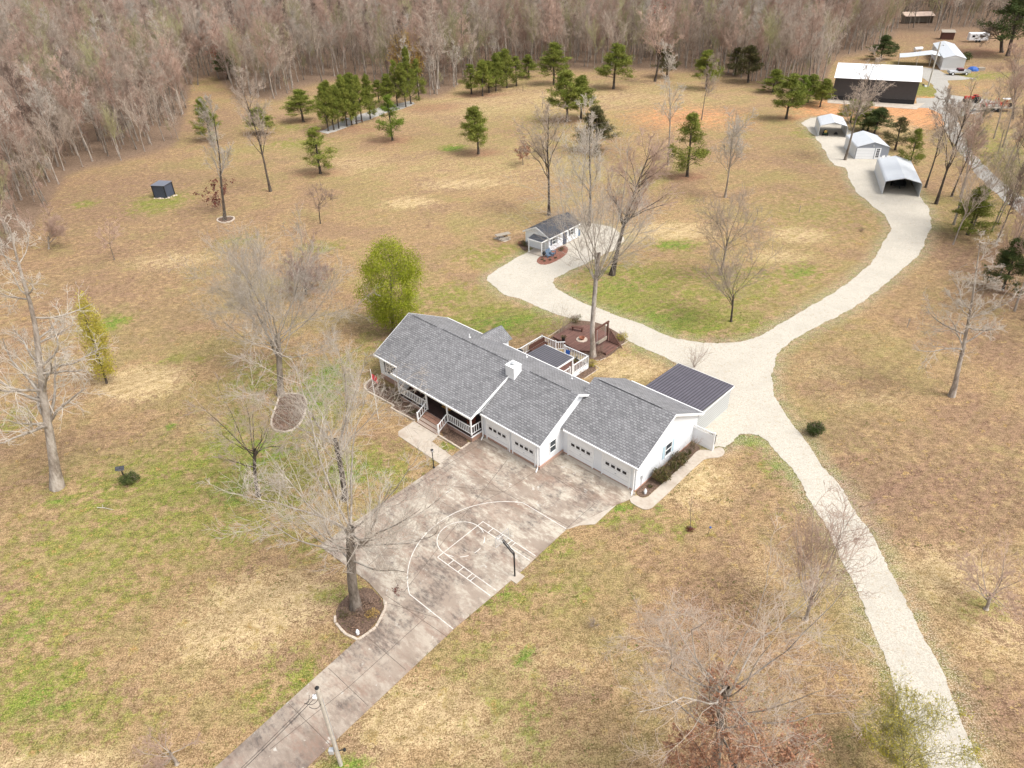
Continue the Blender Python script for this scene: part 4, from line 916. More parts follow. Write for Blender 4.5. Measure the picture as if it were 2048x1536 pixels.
hero('bare_tree', 12, (562, 790), (535, 470), 7.6, .32, (M['bark'], M['twig_pale'], None), 'broad crowned bare tree behind the kidney shaped bed on the left lawn', fork=.28, n=(18, 10, 9, 6), ang=52, wander=.11, trop=.07, twig=.009)
hero('bare_tree', 13, (517, 992), (458, 770), 2.9, .16, (M['bark_dark'], M['twig'], None), 'small dark stemmed bare tree standing left of the kidney shaped bed', fork=.34, n=(10, 8, 6, 4), ang=46, twig=.009)
hero('bare_tree', 14, (690, 998), (672, 700), 4.4, .24, (M['bark_dark'], M['twig_pale'], None), 'bare tree with a dark stem in front of the porch lawn', fork=.3, n=(11, 9, 7, 5), ang=38, twig=.010)
hero('bare_tree', 15, (712, 1215), (688, 790), 5.6, .36, (M['bark'], M['twig_pale'], None), 'big bare tree in the stone edged bed beside the driveway', fork=.3, n=(19, 8, 7, 5), ang=60, wander=.10, trop=.085, twig=.009, t0=.58, flare=1.35)
hero('bare_tree', 18, (1186, 712), (1190, 300), 5.6, .27, (M['bark_pale'], M['twig_pale'], None), 'tall bare tree with a fan of pale limbs rising beside the lower deck', fork=.42, n=(15, 8, 7, 5), ang=36, wander=.09, trop=.06, twig=.009, t0=.72)
hero('bare_tree', 51, (1178, 452), (1190, 215), 3.4, .2, (M['bark_dark'], M['twig_pale'], None), 'slim bare tree rising behind the right end of the white cottage', 'excurrent', fork=0.29, n=(17, 8, 6, 4), ang=31, wander=.1, trop=.1, twig=.014)
hero('bare_tree', 19, (1224, 550), (1296, 270), 5.2, .3, (M['bark_dark'], M['twig_pink'], None), 'leaning bare tree by the right tip of the cottage gravel pad', 'excurrent', fork=.36, n=(26, 8, 7, 3), ang=48, trop=.08, twig=.016)
hero('bare_tree', 20, (1098, 430), (1100, 215), 4.0, .22, (M['bark_dark'], M['twig'], None), 'slim bare tree directly behind the white cottage', 'excurrent', fork=0.29, n=(17, 8, 6, 4), ang=31, twig=.014)
hero('bare_tree', 21, (1441, 550), (1475, 368), 3.9, .15, (M['bark'], M['twig'], None), 'bare tree standing alone, farther of the pair in the lawn inside the road bend', fork=.3, n=(11, 8, 7, 4), ang=38, twig=.010)
hero('bare_tree', 22, (1462, 643), (1490, 468), 3.5, .12, (M['bark_dark'], M['twig'], None), 'slender bare tree, nearer of the pair in the lawn inside the road bend', fork=.2, n=(13, 8, 6, 4), ang=34, twig=.009)
hero('bare_tree', 23, (1903, 792), (1998, 480), 4.6, .24, (M['bark_pale'], M['twig_pale'], None), 'tall leaning bare tree with a long pale trunk on the right lawn', 'excurrent', fork=.25, n=(20, 8, 6, 4), ang=62, wander=.17, trop=.05, twig=.010)
hero('bare_tree', 84, (1432, 1550), (1470, 1105), 4.3, .24, (M['bark'], M['twig'], None, M['limb_pale']), 'large rounded bare tree with lichen pale limbs at the bottom right', fork=.40, n=(17, 7, 7, 6), ang=50, wander=.17, trop=.05, twig=.007, t0=.5)
hero('oak_tree', 25, (1440, 1610), (1452, 1350), 3.3, .14, (M['bark_dark'], M['twig_brown'], M['dryleaf']), 'young oak holding rusty brown leaves at the bottom right', fork=.25, n=(12, 8, 6, 3), ang=50, twig=.008, leaves=(14000, .04, .07, 1.2), lean=(0, 0))
hero('bare_tree', 26, (1612, 1238), (1668, 985), 1.7, .12, (M['bark_pale'], M['twig_pink'], None), 'upright multi stemmed bare sapling beside the lower gravel road', fork=.1, n=(14, 8, 6, 4), ang=17, trop=.03, wander=.06, twig=.008)
hero('bare_bush', 27, (1972, 1218), (1978, 1105), 2.3, .12, (M['bark_pale'], M['twig_pink'], None), 'wide bare fruit tree low on the right edge of the lawn', fork=.15, n=(12, 8, 6, 4), ang=62, twig=.008, lean=(0, 0))
hero('willow_tree', 28, (1806, 1560), (1822, 1440), 1.9, .07, (M['bark_dark'], M['twig_green'], M['olive']), 'small yellow green tree at the foot of the gravel road', fork=.12, n=(18, 9, 7, 5), ang=36, twig=.006, leaves=(15000, .022, .045, 1.3))
hero('bare_bush', 29, (354, 1528), (352, 1445), 1.15, .10, (M['bark_pale'], M['twig_pink'], None), 'little bare ornamental tree at the bottom left of the lawn', fork=.2, n=(9, 8, 6, 4), ang=68, twig=.006, lean=(.1, 0))
hero('bare_tree', 30, (450, 440), (414, 208), 3.0, .22, (M['bark_dark'], M['twig_pale'], None), 'slim bare tree inside the ring of stones near the blue shed', 'excurrent', fork=0.29, n=(17, 8, 6, 4), ang=31, trop=.1, twig=.014)
hero('bare_tree', 31, (541, 383), (497, 160), 3.6, .2, (M['bark_dark'], M['twig'], None), 'slim bare tree right of the stone ringed tree', 'excurrent', fork=0.32, n=(17, 8, 6, 4), ang=31, trop=.1, twig=.014)
hero('bare_tree', 32, (641, 447), (622, 352), 1.9, .08, (M['bark_dark'], M['twig_brown'], None), 'small bare sapling alone in the middle of the back lawn', fork=.3, n=(8, 7, 6, 3), ang=44, twig=.012)
hero('bare_tree', 33, (229, 520), (206, 440), 1.5, .06, (M['bark'], M['twig_pink'], None), 'thin bare sapling on the left back lawn', fork=.35, n=(8, 7, 5, 3), ang=38, twig=.011)
hero('bare_bush', 34, (98, 498), (95, 385), 2.6, .12, (M['bark_pale'], M['twig_pink'], None), 'bare bushy tree at the front of the left wood', fork=.12, n=(12, 8, 6, 4), ang=40, twig=.014)
hero('bare_bush', 35, (613, 588), (612, 500), 2.9, .12, (M['bark_dark'], M['fogrey'], None), 'dense reddish brown bare bush behind the broad crowned tree', fork=.1, n=(18, 9, 8, 5), ang=52, twig=.013, lean=(0, 0))
hero('dogwood', 36, (1046, 330), (1044, 282), 1.5, .06, (M['bark'], M['twig_brown'], M['dryleaf']), 'tiny tree with dry russet leaves beside the middle lawn pine', fork=.3, n=(8, 6, 5, 2), ang=50, twig=.014, leaves=(1300, .08, .14, 1.2), lean=(0, 0))
hero('dogwood', 37, (441, 412), (436, 358), 2.7, .05, (M['bark'], M['twig_brown'], M['darkred']), 'low shrubby tree with scattered dark red leaves behind the stone ringed tree', fork=.3, n=(7, 5, 4, 2), ang=66, twig=.012, leaves=(700, .10, .16, .9), lean=(0, 0))
hero('bare_tree', 38, (1690, 320), (1738, 110), 3.4, .2, (M['bark'], M['twig'], None), 'bare tree between the open carport and the grey garage', 'excurrent', fork=0.25, n=(17, 8, 6, 4), ang=31, twig=.014)
hero('bare_tree', 39, (1336, 330), (1352, 90), 2.6, .15, (M['bark_pale'], M['twig_pale'], None), 'thin pale bare tree left of the lone pine on the back lawn', 'excurrent', fork=0.32, n=(17, 8, 6, 4), ang=31, twig=.014)
hero('bare_tree', 40, (1450, 395), (1480, 215), 2.9, .15, (M['bark_pale'], M['twig_pale'], None), 'pale double looking bare tree right of the lone pine', 'excurrent', fork=0.25, n=(17, 8, 6, 4), ang=31, twig=.014)
hero('bare_tree', 41, (1403, 240), (1425, 110), 2.2, .11, (M['bark'], M['twig'], None), 'thin bare tree at the rear of the orange bare soil', 'excurrent', fork=0.29, n=(17, 8, 6, 4), ang=31, twig=.014)
hero('bare_tree', 42, (1310, 163), (1330, 30), 4.2, .3, (M['bark_dark'], M['twig_pink'], None), 'dark trunked bare tree at the back edge of the lawn', fork=.35, n=(9, 8, 6, 3), ang=40, twig=.03)
hero('bare_tree', 43, (1872, 408), (1955, 150), 3.4, .2, (M['bark_dark'], M['twig'], None), 'tall bare tree just right of the long white carport', 'excurrent', fork=0.22, n=(17, 8, 6, 4), ang=31, twig=.014)
hero('bare_tree', 44, (1851, 375), (1900, 190), 2.6, .15, (M['bark_dark'], M['twig'], None), 'slim bare tree behind the long white carport', 'excurrent', fork=0.25, n=(17, 8, 6, 4), ang=31, twig=.014)
hero('bare_tree', 45, (1903, 393), (1975, 205), 2.5, .13, (M['bark_dark'], M['twig'], None), 'bare tree between the long carport and the gravel lane', 'excurrent', fork=0.25, n=(17, 8, 6, 4), ang=31, twig=.014)
hero('bare_tree', 46, (2022, 410), (2075, 230), 3.4, .2, (M['bark_dark'], M['twig_pink'], None), 'bare tree across the gravel lane at the right edge', 'excurrent', fork=0.22, n=(17, 8, 6, 4), ang=31, twig=.014)
hero('bare_tree', 47, (2025, 238), (2050, 100), 3.6, .2, (M['bark_dark'], M['twig_pink'], None), 'bare tree behind the red farm machine', 'excurrent', fork=0.22, n=(17, 8, 6, 4), ang=31, twig=.014)
hero('bare_tree', 48, (396, 1045 - 880 + 5), (388, 40), 3.0, .16, (M['bark'], M['twig_pink'], None), 'bare tree at the inlet of the back lawn', 'excurrent', fork=.4, n=(24, 8, 6, 4), ang=40, twig=.03)
hero('bare_sapling', 49, (1380, 1060), (1388, 985), .35, .025, (M['bark'], M['twig_brown'], None), 'whip thin bare sapling in front of the garden path', 'excurrent', fork=.3, n=(9, 4, 3, 0), ang=30, twig=.006)
hero('dead_tree', 50, (899 - 25, 178), (882, 45), 3.6, .26, (M['bark_pale'], M['twig_pale'], None), 'dead white tree with forked limbs at the wood edge', fork=.5, n=(4, 4, 3, 0), ang=38, twig=.05)
hero('bare_tree', 52, (2003, 105), (2000, 10), 6.5, .5, (M['bark_dark'], M['twig'], None), 'wide crowned bare tree beside the white camper', fork=.25, n=(9, 8, 7, 3), ang=55, twig=.04, hf=1.1)
hero('bare_tree', 53, (1902, 262), (1925, 180), 2.2, .1, (M['bark_dark'], M['twig_brown'], None), 'small bare tree beside the fork in the gravel lane', fork=.3, n=(9, 7, 6, 3), ang=44, twig=.022)

def lf(name, seed, base, top, rx, tr, mats, label, **k):
    B, T = topof(base, top)
    ms = leafy(seed, T[2], rx, tr, **k); e = tree_obj(name, ms, mats, B, 0, label, names=('trunk', 'branches', 'crown'))
    if abs(T[0] - B[0]) > .3: e.rotation_euler.y = math.atan2(T[0] - B[0], T[2])
    return e
lf('leafy_tree', 61, (787, 662), (777, 487), 3.15, .2, (M['bark'], M['twig_brown'], M['lime']), 'round bright green leafy tree at the left end of the house', n=40000, size=.075, cb=.05, clump=.40)
lf('columnar_tree', 62, (214, 767), (160, 585), 1.05, .12, (M['bark_dark'], M['bark_dark'], M['olive']), 'narrow upright tree with yellow green buds on the left lawn', n=9000, size=.075, cb=.12, shape='column', clump=.8)
lf('budding_tree', 63, (822, 165), (812, 66), 3.9, .2, (M['bark'], M['twig'], M['yellow']), 'golden yellow budding tree at the wood edge', n=9000, size=.2, cb=.15, clump=.7)
lf('budding_tree', 64, (460, 152), (450, 52), 4.2, .2, (M['bark'], M['twig_pink'], M['redleaf']), 'coppery red budding tree in the left part of the wood', n=5200, size=.16, cb=.2, clump=.9)
lf('budding_tree', 65, (1325, 110), (1318, 12), 4.0, .2, (M['bark'], M['twig_pink'], M['redleaf']), 'faint red budding tree in the wood behind the orange bare soil', n=2400, size=.2, cb=.3, clump=1.)

PV = [pine(70 + i, 9., 3.1, .17, cb=c, nb=nb, ntuft=nt_, dens=de) for i, (c, nb, nt_, de) in enumerate([(.2, 50, 17, 1.), (.14, 42, 14, .85), (.24, 56, 16, 1.), (.12, 62, 16, 1.)])]
CED = pine(80, 8., 2.2, .15, cb=.04, nb=90, tuft=.2, ntuft=12, droop=.1)
PINES = [((1600, 208), (1602, 150), 2.4, 1, 'pine_lime', 'light slim pine left of the open carport, behind the wider one'), ((1640, 214), (1642, 158), 2.2, 0, 'pine', 'narrow pine at the left corner of the dark barn'), ((1700, 246), (1702, 200), 2.6, 2, 'pine', 'low pine rising behind the open carport'), ((1735, 262), (1738, 222), 2.4, 0, 'cedar', 'low dark pine behind the grey garage'), ((785, 281), (772, 190), 2.6, 1, 'pine_lime', 'bright yellow green pine on the back lawn'), ((957, 308), (956, 213), 2.9, 0, 'pine', 'bushy green pine in the middle of the back lawn'),
 ((641, 347), (636, 255), 3.0, 1, 'pine', 'sparse pine with gappy crown, nearest on the left back lawn'), ((1374, 353), (1372, 226), 3.2, 1, 'pine', 'lone tall pine ringed by brown needles right of centre'),
 ((1134, 243), (1135, 140), 3.8, 0, 'pine', 'left of the two close pines at mid lawn'), ((1162, 238), (1178, 150), 3.2, 2, 'pine', 'right of the two close pines at mid lawn'),
 ((1193, 304), (1190, 215), 3.4, 3, 'pine_dull', 'dull olive pine behind the very tall bare tree'), ((1227, 178), (1222, 88), 4.2, 2, 'pine', 'tall pine on the back lawn right of the others'),
 ((1108, 170), (1105, 86), 3.8, 0, 'pine', 'conical pine at the back edge of the lawn'), ((1572, 238), (1575, 148), 3.4, 0, 'pine', 'pine left of the open carport'),
 ((424, 282), (412, 196), 2.4, 3, 'pine', 'narrow pine behind the stone ringed tree'), ((527, 268), (520, 214), 2.9, 0, 'pine', 'pine behind the slim tree right of the stone ringed one'),
 ((607, 244), (600, 180), 3.4, 0, 'pine', 'dark pine left of the pine row'), ((457, 268 - 200 + 90), (620 - 165, 100), 3.0, 0, 'cedar', 'dark evergreen at the inlet of the left wood'),
 ((1412, 178), (1408, 100), 3.2, 2, 'pine', 'pine behind the orange bare soil'), ((1334, 155), (1330, 98), 3.0, 2, 'pine_dull', 'short pine beside the dark trunked tree'),
 ((1496, 165), (1490, 92), 3.6, 2, 'pine_dull', 'olive pine at the right of the wood edge'), ((1470, 150), (1462, 95), 3.4, 1, 'pine_dull', 'dull pine just left of the olive one at the wood edge'),
 ((1615, 205), (1618, 150), 2.8, 3, 'pine', 'slim pine left of the dark barn'), ((1545, 185), (1545, 140), 3.0, 3, 'pine', 'small pine in the right corner of the back lawn'),
 ((1760, 120), (1755, 72), 3.4, 3, 'cedar', 'dark evergreen behind the white roofed barn'), ((1815, 345), (1812, 258), 1.9, 1, 'pine', 'thin pine behind the long white carport'),
 ((1748, 268), (1752, 215), 2.8, 2, 'cedar', 'dark pine between the carports'), ((1725, 262), (1722, 205), 2.5, 1, 'pine', 'light green pine before the dark barn'), ((1790, 300), (1790, 235), 2.4, 1, 'pine_dull', 'wispy pine right of the grey garage'),
 ((1935, 470), (1950, 375), 2.6, 3, 'pine', 'leaning dense green pine on the right wood edge'), ((2005, 580), (2012, 480), 2.0, 3, 'cedar', 'dark evergreen behind the leaning bare tree'), 
 ((2015, 112), (2040, -40), 6.5, 2, 'cedar', 'huge dark pine at the top right corner'), ((870, 205), (835, 130), 3.0, 0, 'pine', 'x')][:-1]
for b_, t_, rc_, vi, mt_, lab in PINES:
    B, T = topof(b_, t_); hgt_ = T[2]; e = tree_obj('pine_tree', PV[vi], (None, None, None), B, b_[0] * 1.7 % 6, lab, names=('trunk', 'branches', 'crown'))
    for chd in e.children:
        mm = M['bark_dark'] if chd.name.startswith(('trunk', 'branches')) else M[mt_]
        if not chd.data.materials: chd.data.materials.append(mm)
        chd.material_slots[0].link = 'OBJECT'; chd.material_slots[0].material = mm
    e.scale = (rc_ / 3.1 * 1.5, rc_ / 3.1 * 1.5, hgt_ / 9.)
# the pine row beside the grey clearing and the groups at the wood edge
row = [(657, 262, 172), (668, 260, 160), (678, 257, 170), (694, 253, 155), (704, 250, 150), (714, 248, 145), (724, 243, 150), (741, 238, 150), (776, 215, 148), (795, 212, 120), (812, 214, 125), (822, 208, 95), (758, 205, 160), (838, 200, 118), (655, 215, 165), (690, 210, 150)]
for k, (x, y, ty) in enumerate(row):
    B, T = topof((x, y), (x - 5, ty)); e = tree_obj('pine_tree', PV[k % 4], (None,) * 3, B, k * 1.3, 'green pine in the close row beside the grey clearing', group='pines in the close row beside the grey clearing', names=('trunk', 'branches', 'crown'))
    for chd in e.children:
        mm = M['bark_dark'] if chd.name.startswith(('trunk', 'branches')) else M['pine']; chd.material_slots[0].link = 'OBJECT'; chd.material_slots[0].material = mm
    s = 3.0 / 3.1; e.scale = (s, s, T[2] / 9.)
for k, (x, y, ty) in enumerate([(943, 188, 128), (965, 192, 120), (992, 183, 108), (1014, 176, 98), (1033, 172, 112), (978, 186, 122), (1058, 155, 110), (1002, 166, 104)]):
    B, T = topof((x, y), (x - 2, ty)); e = tree_obj('pine_tree', PV[(k + 1) % 4], (None,) * 3, B, k * 2.1, 'green pine in the cluster at the back of the lawn', group='pines clustered at the back of the lawn', names=('trunk', 'branches', 'crown'))
    for chd in e.children:
        mm = M['bark_dark'] if chd.name.startswith(('trunk', 'branches')) else M['pine']; chd.material_slots[0].link = 'OBJECT'; chd.material_slots[0].material = mm
    s = 3.8 / 3.1; e.scale = (s, s, T[2] / 9.)

# shrubs
def shrub(seed, px, r, h, mat, label, n=900, size=.05, name='shrub', stems=True, wpos=None, twigmat='twig_brown'):
    q = np.random.default_rng(seed); B = G(*px) if px else np.array(wpos)
    e = empty(name, tuple(B), 0, label, 'shrub')
    m_ = 14; th = q.uniform(0, 6.28, m_); a = q.uniform(.1, .9, m_); D = np.stack([np.cos(th) * a, np.sin(th) * a, np.ones(m_)], 1); D /= np.linalg.norm(D, axis=1)[:, None]
    p1, d1, r1 = grow(q, np.zeros((m_, 3)), D, np.full(m_, h), np.full(m_, .011), 4, .15, .02, .4)
    p, d, l, _rr = spawn(q, p1, d1, r1, np.full(m_, h), 7, .2, 42, .45, .7); p2, d2, r2 = grow(q, p, d, l, np.full(len(p), .007), 3, .2, .05, .6)
    link('stems', joinm('stems', [tubes(p1, r1, 4), tubes(p2, r2, 3)]), M[twigmat], e)
    if n:
        C = rv(q, n) * (q.random(n) ** .4)[:, None] * np.array([r, r, h * .5]) * q.uniform(.8, 1.1, n)[:, None] + np.array([0, 0, h * .52])
        C += (np.sin(C[:, [1, 2, 0]] * 5 / r + seed) * .12 * r); C[:, 2] = np.maximum(C[:, 2], .03)
        link('foliage', npmesh('foliage', *cards(q, C, size * .7, size * 1.4, .6)), M[mat], e)
    return e
for k, (u_, v_, r_, h_) in enumerate([(8.6, 5.6, .85, 1.3), (8.55, 7.15, .6, .95), (8.55, 8.3, .68, 1.15), (8.55, 9.3, .4, .65), (8.5, 10.6, .35, 1.2), (8.5, 9.9, .3, .6), (8.4, 4.3, .22, .3)]):
    shrub(100 + k, None, r_, h_, 'shrub', ['largest dark evergreen shrub, nearest the drive, against the white garage end wall', 'dark evergreen shrub, second from the drive, along the garage end wall', 'dark evergreen shrub, third from the drive, along the garage end wall', 'low dark shrub before the sparse one along the garage end wall', 'sparse leggy shrub at the foot of the white privacy panel', 'small reddish shrub next to the sparse one by the privacy panel', 'tiny green plant in the mulch near the downspout'][k], n=[3200, 2600, 2400, 1300, 220, 400, 150][k], size=.055, wpos=H(u_, v_, .03))
for k, (x, y, r_, h_) in enumerate([(770, 780, .6, .7), (785, 790, .6, .8), (797, 800, .7, .95), (815, 815, .4, .5), (826, 828, .45, .6), (756, 772, .5, .5)]):
    shrub(120 + k, (x, y), r_, h_, 'shrub' if k % 2 == 0 else 'brush', 'low shrub in the flower bed left of the porch steps', n=450, size=.04)['group'] = 'low shrubs left of the porch steps'
shrub(130, (893, 866), .4, .6, 'brush', 'dry shrub in the bed right of the porch steps', n=250, size=.035)
shrub(131, (1628, 868), .85, 1.25, 'cedar', 'round evergreen bush alone on the right lawn', n=2200, size=.06)
shrub(132, (262, 965), .8, .95, 'cedar', 'dark green bush under the small roofed feeder on the left lawn', n=2200, size=.055)
shrub(133, (1187, 1252), .5, .75, 'brush', 'little dry bush on the lawn below the basketball hoop', n=0, twigmat='twig')
shrub(134, (1380, 1060), .35, .3, 'darkred', 'low purple red bush at the foot of the whip thin sapling', n=350, size=.035)
shrub(135, (1388, 735), 1.3, 2.3, 'brush', 'tall bare twiggy bush behind the plum roofed shed', n=0, twigmat='twig_brown')
shrub(136, (1120, 668), 1.4, 2.9, 'brush', 'tall bare twiggy bush at the left of the lower deck', n=0, twigmat='twig')
shrub(137, (1152, 645), .8, .9, 'shrub', 'dark shrub behind the small bench on the lower deck', n=600, size=.05)
shrub(138, (1244, 680), .8, .9, 'olive', 'dry yellowish shrub at the right tip of the lower deck', n=500, size=.05)
shrub(139, (1196, 712), .8, 1.2, 'brush', 'tangled brown shrub at the foot of the very tall tree', n=150, size=.04)
shrub(140, (1184, 733), .5, .9, 'olive', 'light green shrub at the right corner of the deck railing', n=400, size=.04)
shrub(141, (1160, 745), .6, .5, 'brush', 'brown shrub in the bed below the deck railing', n=400, size=.04)
shrub(142, (1050, 492), .6, .8, 'shrub', 'dark shrub left of the cottage porch', n=500, size=.06); shrub(143, (1042, 490), .5, .6, 'dryleaf', 'russet shrub at the left corner of the cottage', n=350, size=.06)
shrub(144, (1122, 502), .6, .6, 'shrub', 'low green shrub in the red mulch bed by the cottage', n=300, size=.05)
shrub(154, (722, 1228), .6, .5, 'brush', 'dry leafless plants round the foot of the big driveway tree', n=500, size=.035); shrub(155, (708, 1250), .5, .4, 'brush', 'low dry plants near the front tip of the big driveway tree bed', n=400, size=.035)
shrub(145, (746, 1232), .5, .6, 'yellow', 'yellow flowering shrub in the bed of the big driveway tree', n=420, size=.035); shrub(146, (738, 1208), .7, .7, 'brush', 'dry brown shrub under the big driveway tree', n=500, size=.035, twigmat='twig_brown'); shrub(147, (690, 1232), .5, .5, 'shrub', 'green shrub at the left of the bed of the big driveway tree', n=300, size=.035)
shrub(148, (572, 835), .9, .55, 'brush', 'matted dry plants filling the left of the kidney shaped bed', n=800, size=.04, twigmat='fogrey'); shrub(149, (590, 815), .8, .6, 'brush', 'tan dry ornamental grass in the kidney shaped bed', n=700, size=.04, twigmat='twig_brown'); shrub(150, (565, 858), .6, .4, 'brush', 'low dry plants at the lower end of the kidney shaped bed', n=400, size=.04, twigmat='fogrey')
shrub(151, (1790, 102), 1.2, 1.9, 'cedar', 'small dark round bush on the far lawn behind the barn', n=500, size=.16); shrub(152, (1931, 123), 1.6, 2.6, 'cedar', 'dark bush at the right rear of the mobile home', n=500, size=.18)
shrub(153, (1722, 463), .4, .6, 'brush', 'tiny bare twig plant on the lawn inside the road bend', n=0, twigmat='twig_brown')

# grass tufts and fallen leaves on the lawn
q = np.random.default_rng(21)
def spots(lst, per, dmax):
    out = []
    for px, py, rx, ry, wt in lst:
        c = G(px, py); D = np.linalg.norm(c - [0, 0, CAMH])
        if D > dmax: continue
        wx = rx * D / FPX; wy = max(.5, abs(G(px, py - ry)[1] - G(px, min(py + ry, 1600))[1]) / 2); n = int(per * wt * wx * wy)
        out.append(np.stack([c[0] + q.normal(0, .6, n) * wx, c[1] + q.normal(0, .6, n) * wy, np.zeros(n)], 1))
    return np.concatenate(out)
def offroad(Pp):
    ok_ = np.ones(len(Pp), bool)
    for poly in (DP, RP, outline(PATH, 0, 0)): ok_ &= ~inside(Pp[:, 0], Pp[:, 1], poly)
    hu = (Pp - HO) @ U; hv = (Pp - HO) @ V; ok_ &= ~((hu > -22.5) & (hu < 9) & (hv > -3) & (hv < 23)); return Pp[ok_]
E1 = spots(VIVID + [(1000, 1225, 60, 40, 1.), (1095, 1110, 45, 22, 1.), (950, 1290, 40, 30, .7), (1240, 1030, 50, 20, 1.), (1560, 960, 40, 50, .8)], 3.2, 110); E2 = spots(GREEN, .5, 90)
edge = []
for a_, b_ in zip(DP, DP[1:] + DP[:1]):
    a_ = np.array(a_); b_ = np.array(b_); L = np.linalg.norm(b_ - a_); n = int(L * 2.5); t = q.random(n)[:, None]
    edge.append(a_ + (b_ - a_) * t + q.normal(0, .55, (n, 2)))
for a_, b_ in zip(RP, RP[1:] + RP[:1]):
    a_ = np.array(a_); b_ = np.array(b_)
    if a_[1] < 110: n = q.poisson(np.linalg.norm(b_ - a_) * 1.6); t = q.random(n)[:, None]; edge.append(a_ + (b_ - a_) * t + q.normal(0, .28, (n, 2)))
rt = np.stack([q.uniform(-35, 35, 1500), q.uniform(22, 75, 1500), np.zeros(1500)], 1)
clp = np.repeat(rt[:260], 7, 0) + np.concatenate([q.normal(0, .5, (1820, 2)), np.zeros((1820, 1))], 1)
edge = np.concatenate(edge); edge = np.concatenate([edge, np.zeros((len(edge), 1))], 1)
TP_ = offroad(np.concatenate([E1, E2, edge, clp, rt[260:800]]))
C = np.repeat(TP_, 6, 0); C[:, :2] += q.normal(0, .05, (len(C), 2)); C[:, 2] = q.uniform(.02, .06, len(C))
Vt, Ft = cards(q, C, .035, .08, .35, .9); Vt[:, 2] = np.maximum(Vt[:, 2], .005)
M['tuft'] = mk_leaf('grass_tuft', (.055, .09, .015), (.16, .21, .035), (.19, .20, .06))
meta(link('grass_tufts', npmesh('grass_tufts', Vt, Ft), M['tuft']), 'dark green grass tufts dotted over the lawn and along the drive edges', 'grass', kind='stuff')
n = 16000; LP = np.stack([q.uniform(-60, 60, n), 20 + 110 * q.random(n) ** 1.2, np.full(n, .02)], 1); LP = offroad(LP)
Vt, Ft = cards(q, LP, .03, .065, .7, 0); Vt[:, 2] = .012 + (Vt[:, 2] - .02) * .35 + .02
M['fallen'] = mk_leaf('fallen_leaves', (.26, .15, .09), (.58, .40, .25), (.40, .26, .16))
meta(link('fallen_leaves', npmesh('fallen_leaves', Vt, Ft), M['fallen']), 'dry fallen leaves scattered over the lawn', 'leaves', kind='stuff')

# ------------------------------------------------------------------ the wood
q = np.random.default_rng(9)
FM = []
for i in range(9):
    k = q.uniform(0, 1)
    FM.append(bare(200 + i, 16.5 + q.uniform(-2, 2.5), 3.1 + q.uniform(-.4, .9), .17, limbs=False, fork=[.34, .28, .42][i % 3] if i % 4 else .32, mode='excurrent' if i % 4 else 'deccurrent', n=(20, 7, 5, 3) if i % 4 else (9, 7, 6, 3), ang=35, trop=.1, wander=.11, twig=.016, flare=1.3)[:2])
FTW = ['twig', 'twig_pink', 'twig_pink', 'twig_brown', 'twig', 'twig_pale', 'twig_pink', 'twig', 'twig_green']
gx, gy = np.meshgrid(np.arange(-330, 330, 4.2), np.arange(60, 430, 4.2))
P = np.stack([gx.ravel(), gy.ravel(), np.zeros(gx.size)], 1); P[:, :2] += q.uniform(-2.1, 2.1, (len(P), 2))
px, py, ed = forest_mask(P); ok = (py < ed) & (px > -420) & (px < 2500)
# the strip of wood across the right edge
RW = [(1906, 500), (1950, 500), (1990, 590), (2048, 640), (2300, 760), (2300, 470), (2048, 436), (1990, 400), (1940, 370), (1905, 395)]
RW2 = [(1965, 260), (2048, 300), (2300, 380), (2300, 480), (2048, 385), (2000, 345), (1960, 300)]
keep1 = q.random(len(P))
far_yard = inside(px, py, [(1770, 110), (1790, 45), (1860, 25), (2100, 30), (2100, 110)])
okr = (inside(px, py, RW) & (keep1 < .62)) | (inside(px, py, RW2) & (keep1 < .6) & (px > 1950)); okr &= ~inside(px, py, LANE)
ok &= ~(far_yard & (keep1 < .42)); ok &= keep1 < .93
ok |= okr
P = P[ok]; px = px[ok]; py = py[ok]; D = np.linalg.norm(P - [0, 0, CAMH], axis=1); Pall = P; Dall = D; pxall = px; pyall = py
inframe = (px > -60) & (px < 2110)
score = np.where(inframe, D, 1e6); order = np.argsort(score)
near = order[:285]; rest = order[285:]
fg = []
src = []
proto_done = {}
for j, i in enumerate(near):
    vi = (j * 7 + int(P[i, 0])) % 9; x = px[i]
    if x < 480: lab, grp = 'bare tree at the front of the left wood', 'bare trees of the left wood front'
    elif x < 1620: lab, grp = 'bare tree at the front of the back wood', 'bare trees of the back wood front'
    else: lab, grp = 'bare tree in the strip of wood at the right', 'bare trees of the right hand wood'
    e = empty('forest_tree', tuple(P[i]), q.uniform(0, 6.28), lab, 'tree', grp); s = q.uniform(.6, 1.12); 
    if x > 1700: s *= .8
    e.scale = (s * q.uniform(.85, 1.2), s * q.uniform(.85, 1.2), s)
    tm, cmh = FM[vi]; bm_ = M[['bark_pale', 'bark_pale', 'bark', 'limb_pale', 'bark_pale'][vi % 5]]
    a = link('trunk', tm, bm_, e); b = link('crown', cmh, M[FTW[vi]], e)
    if vi not in proto_done: proto_done[vi] = (a, b)
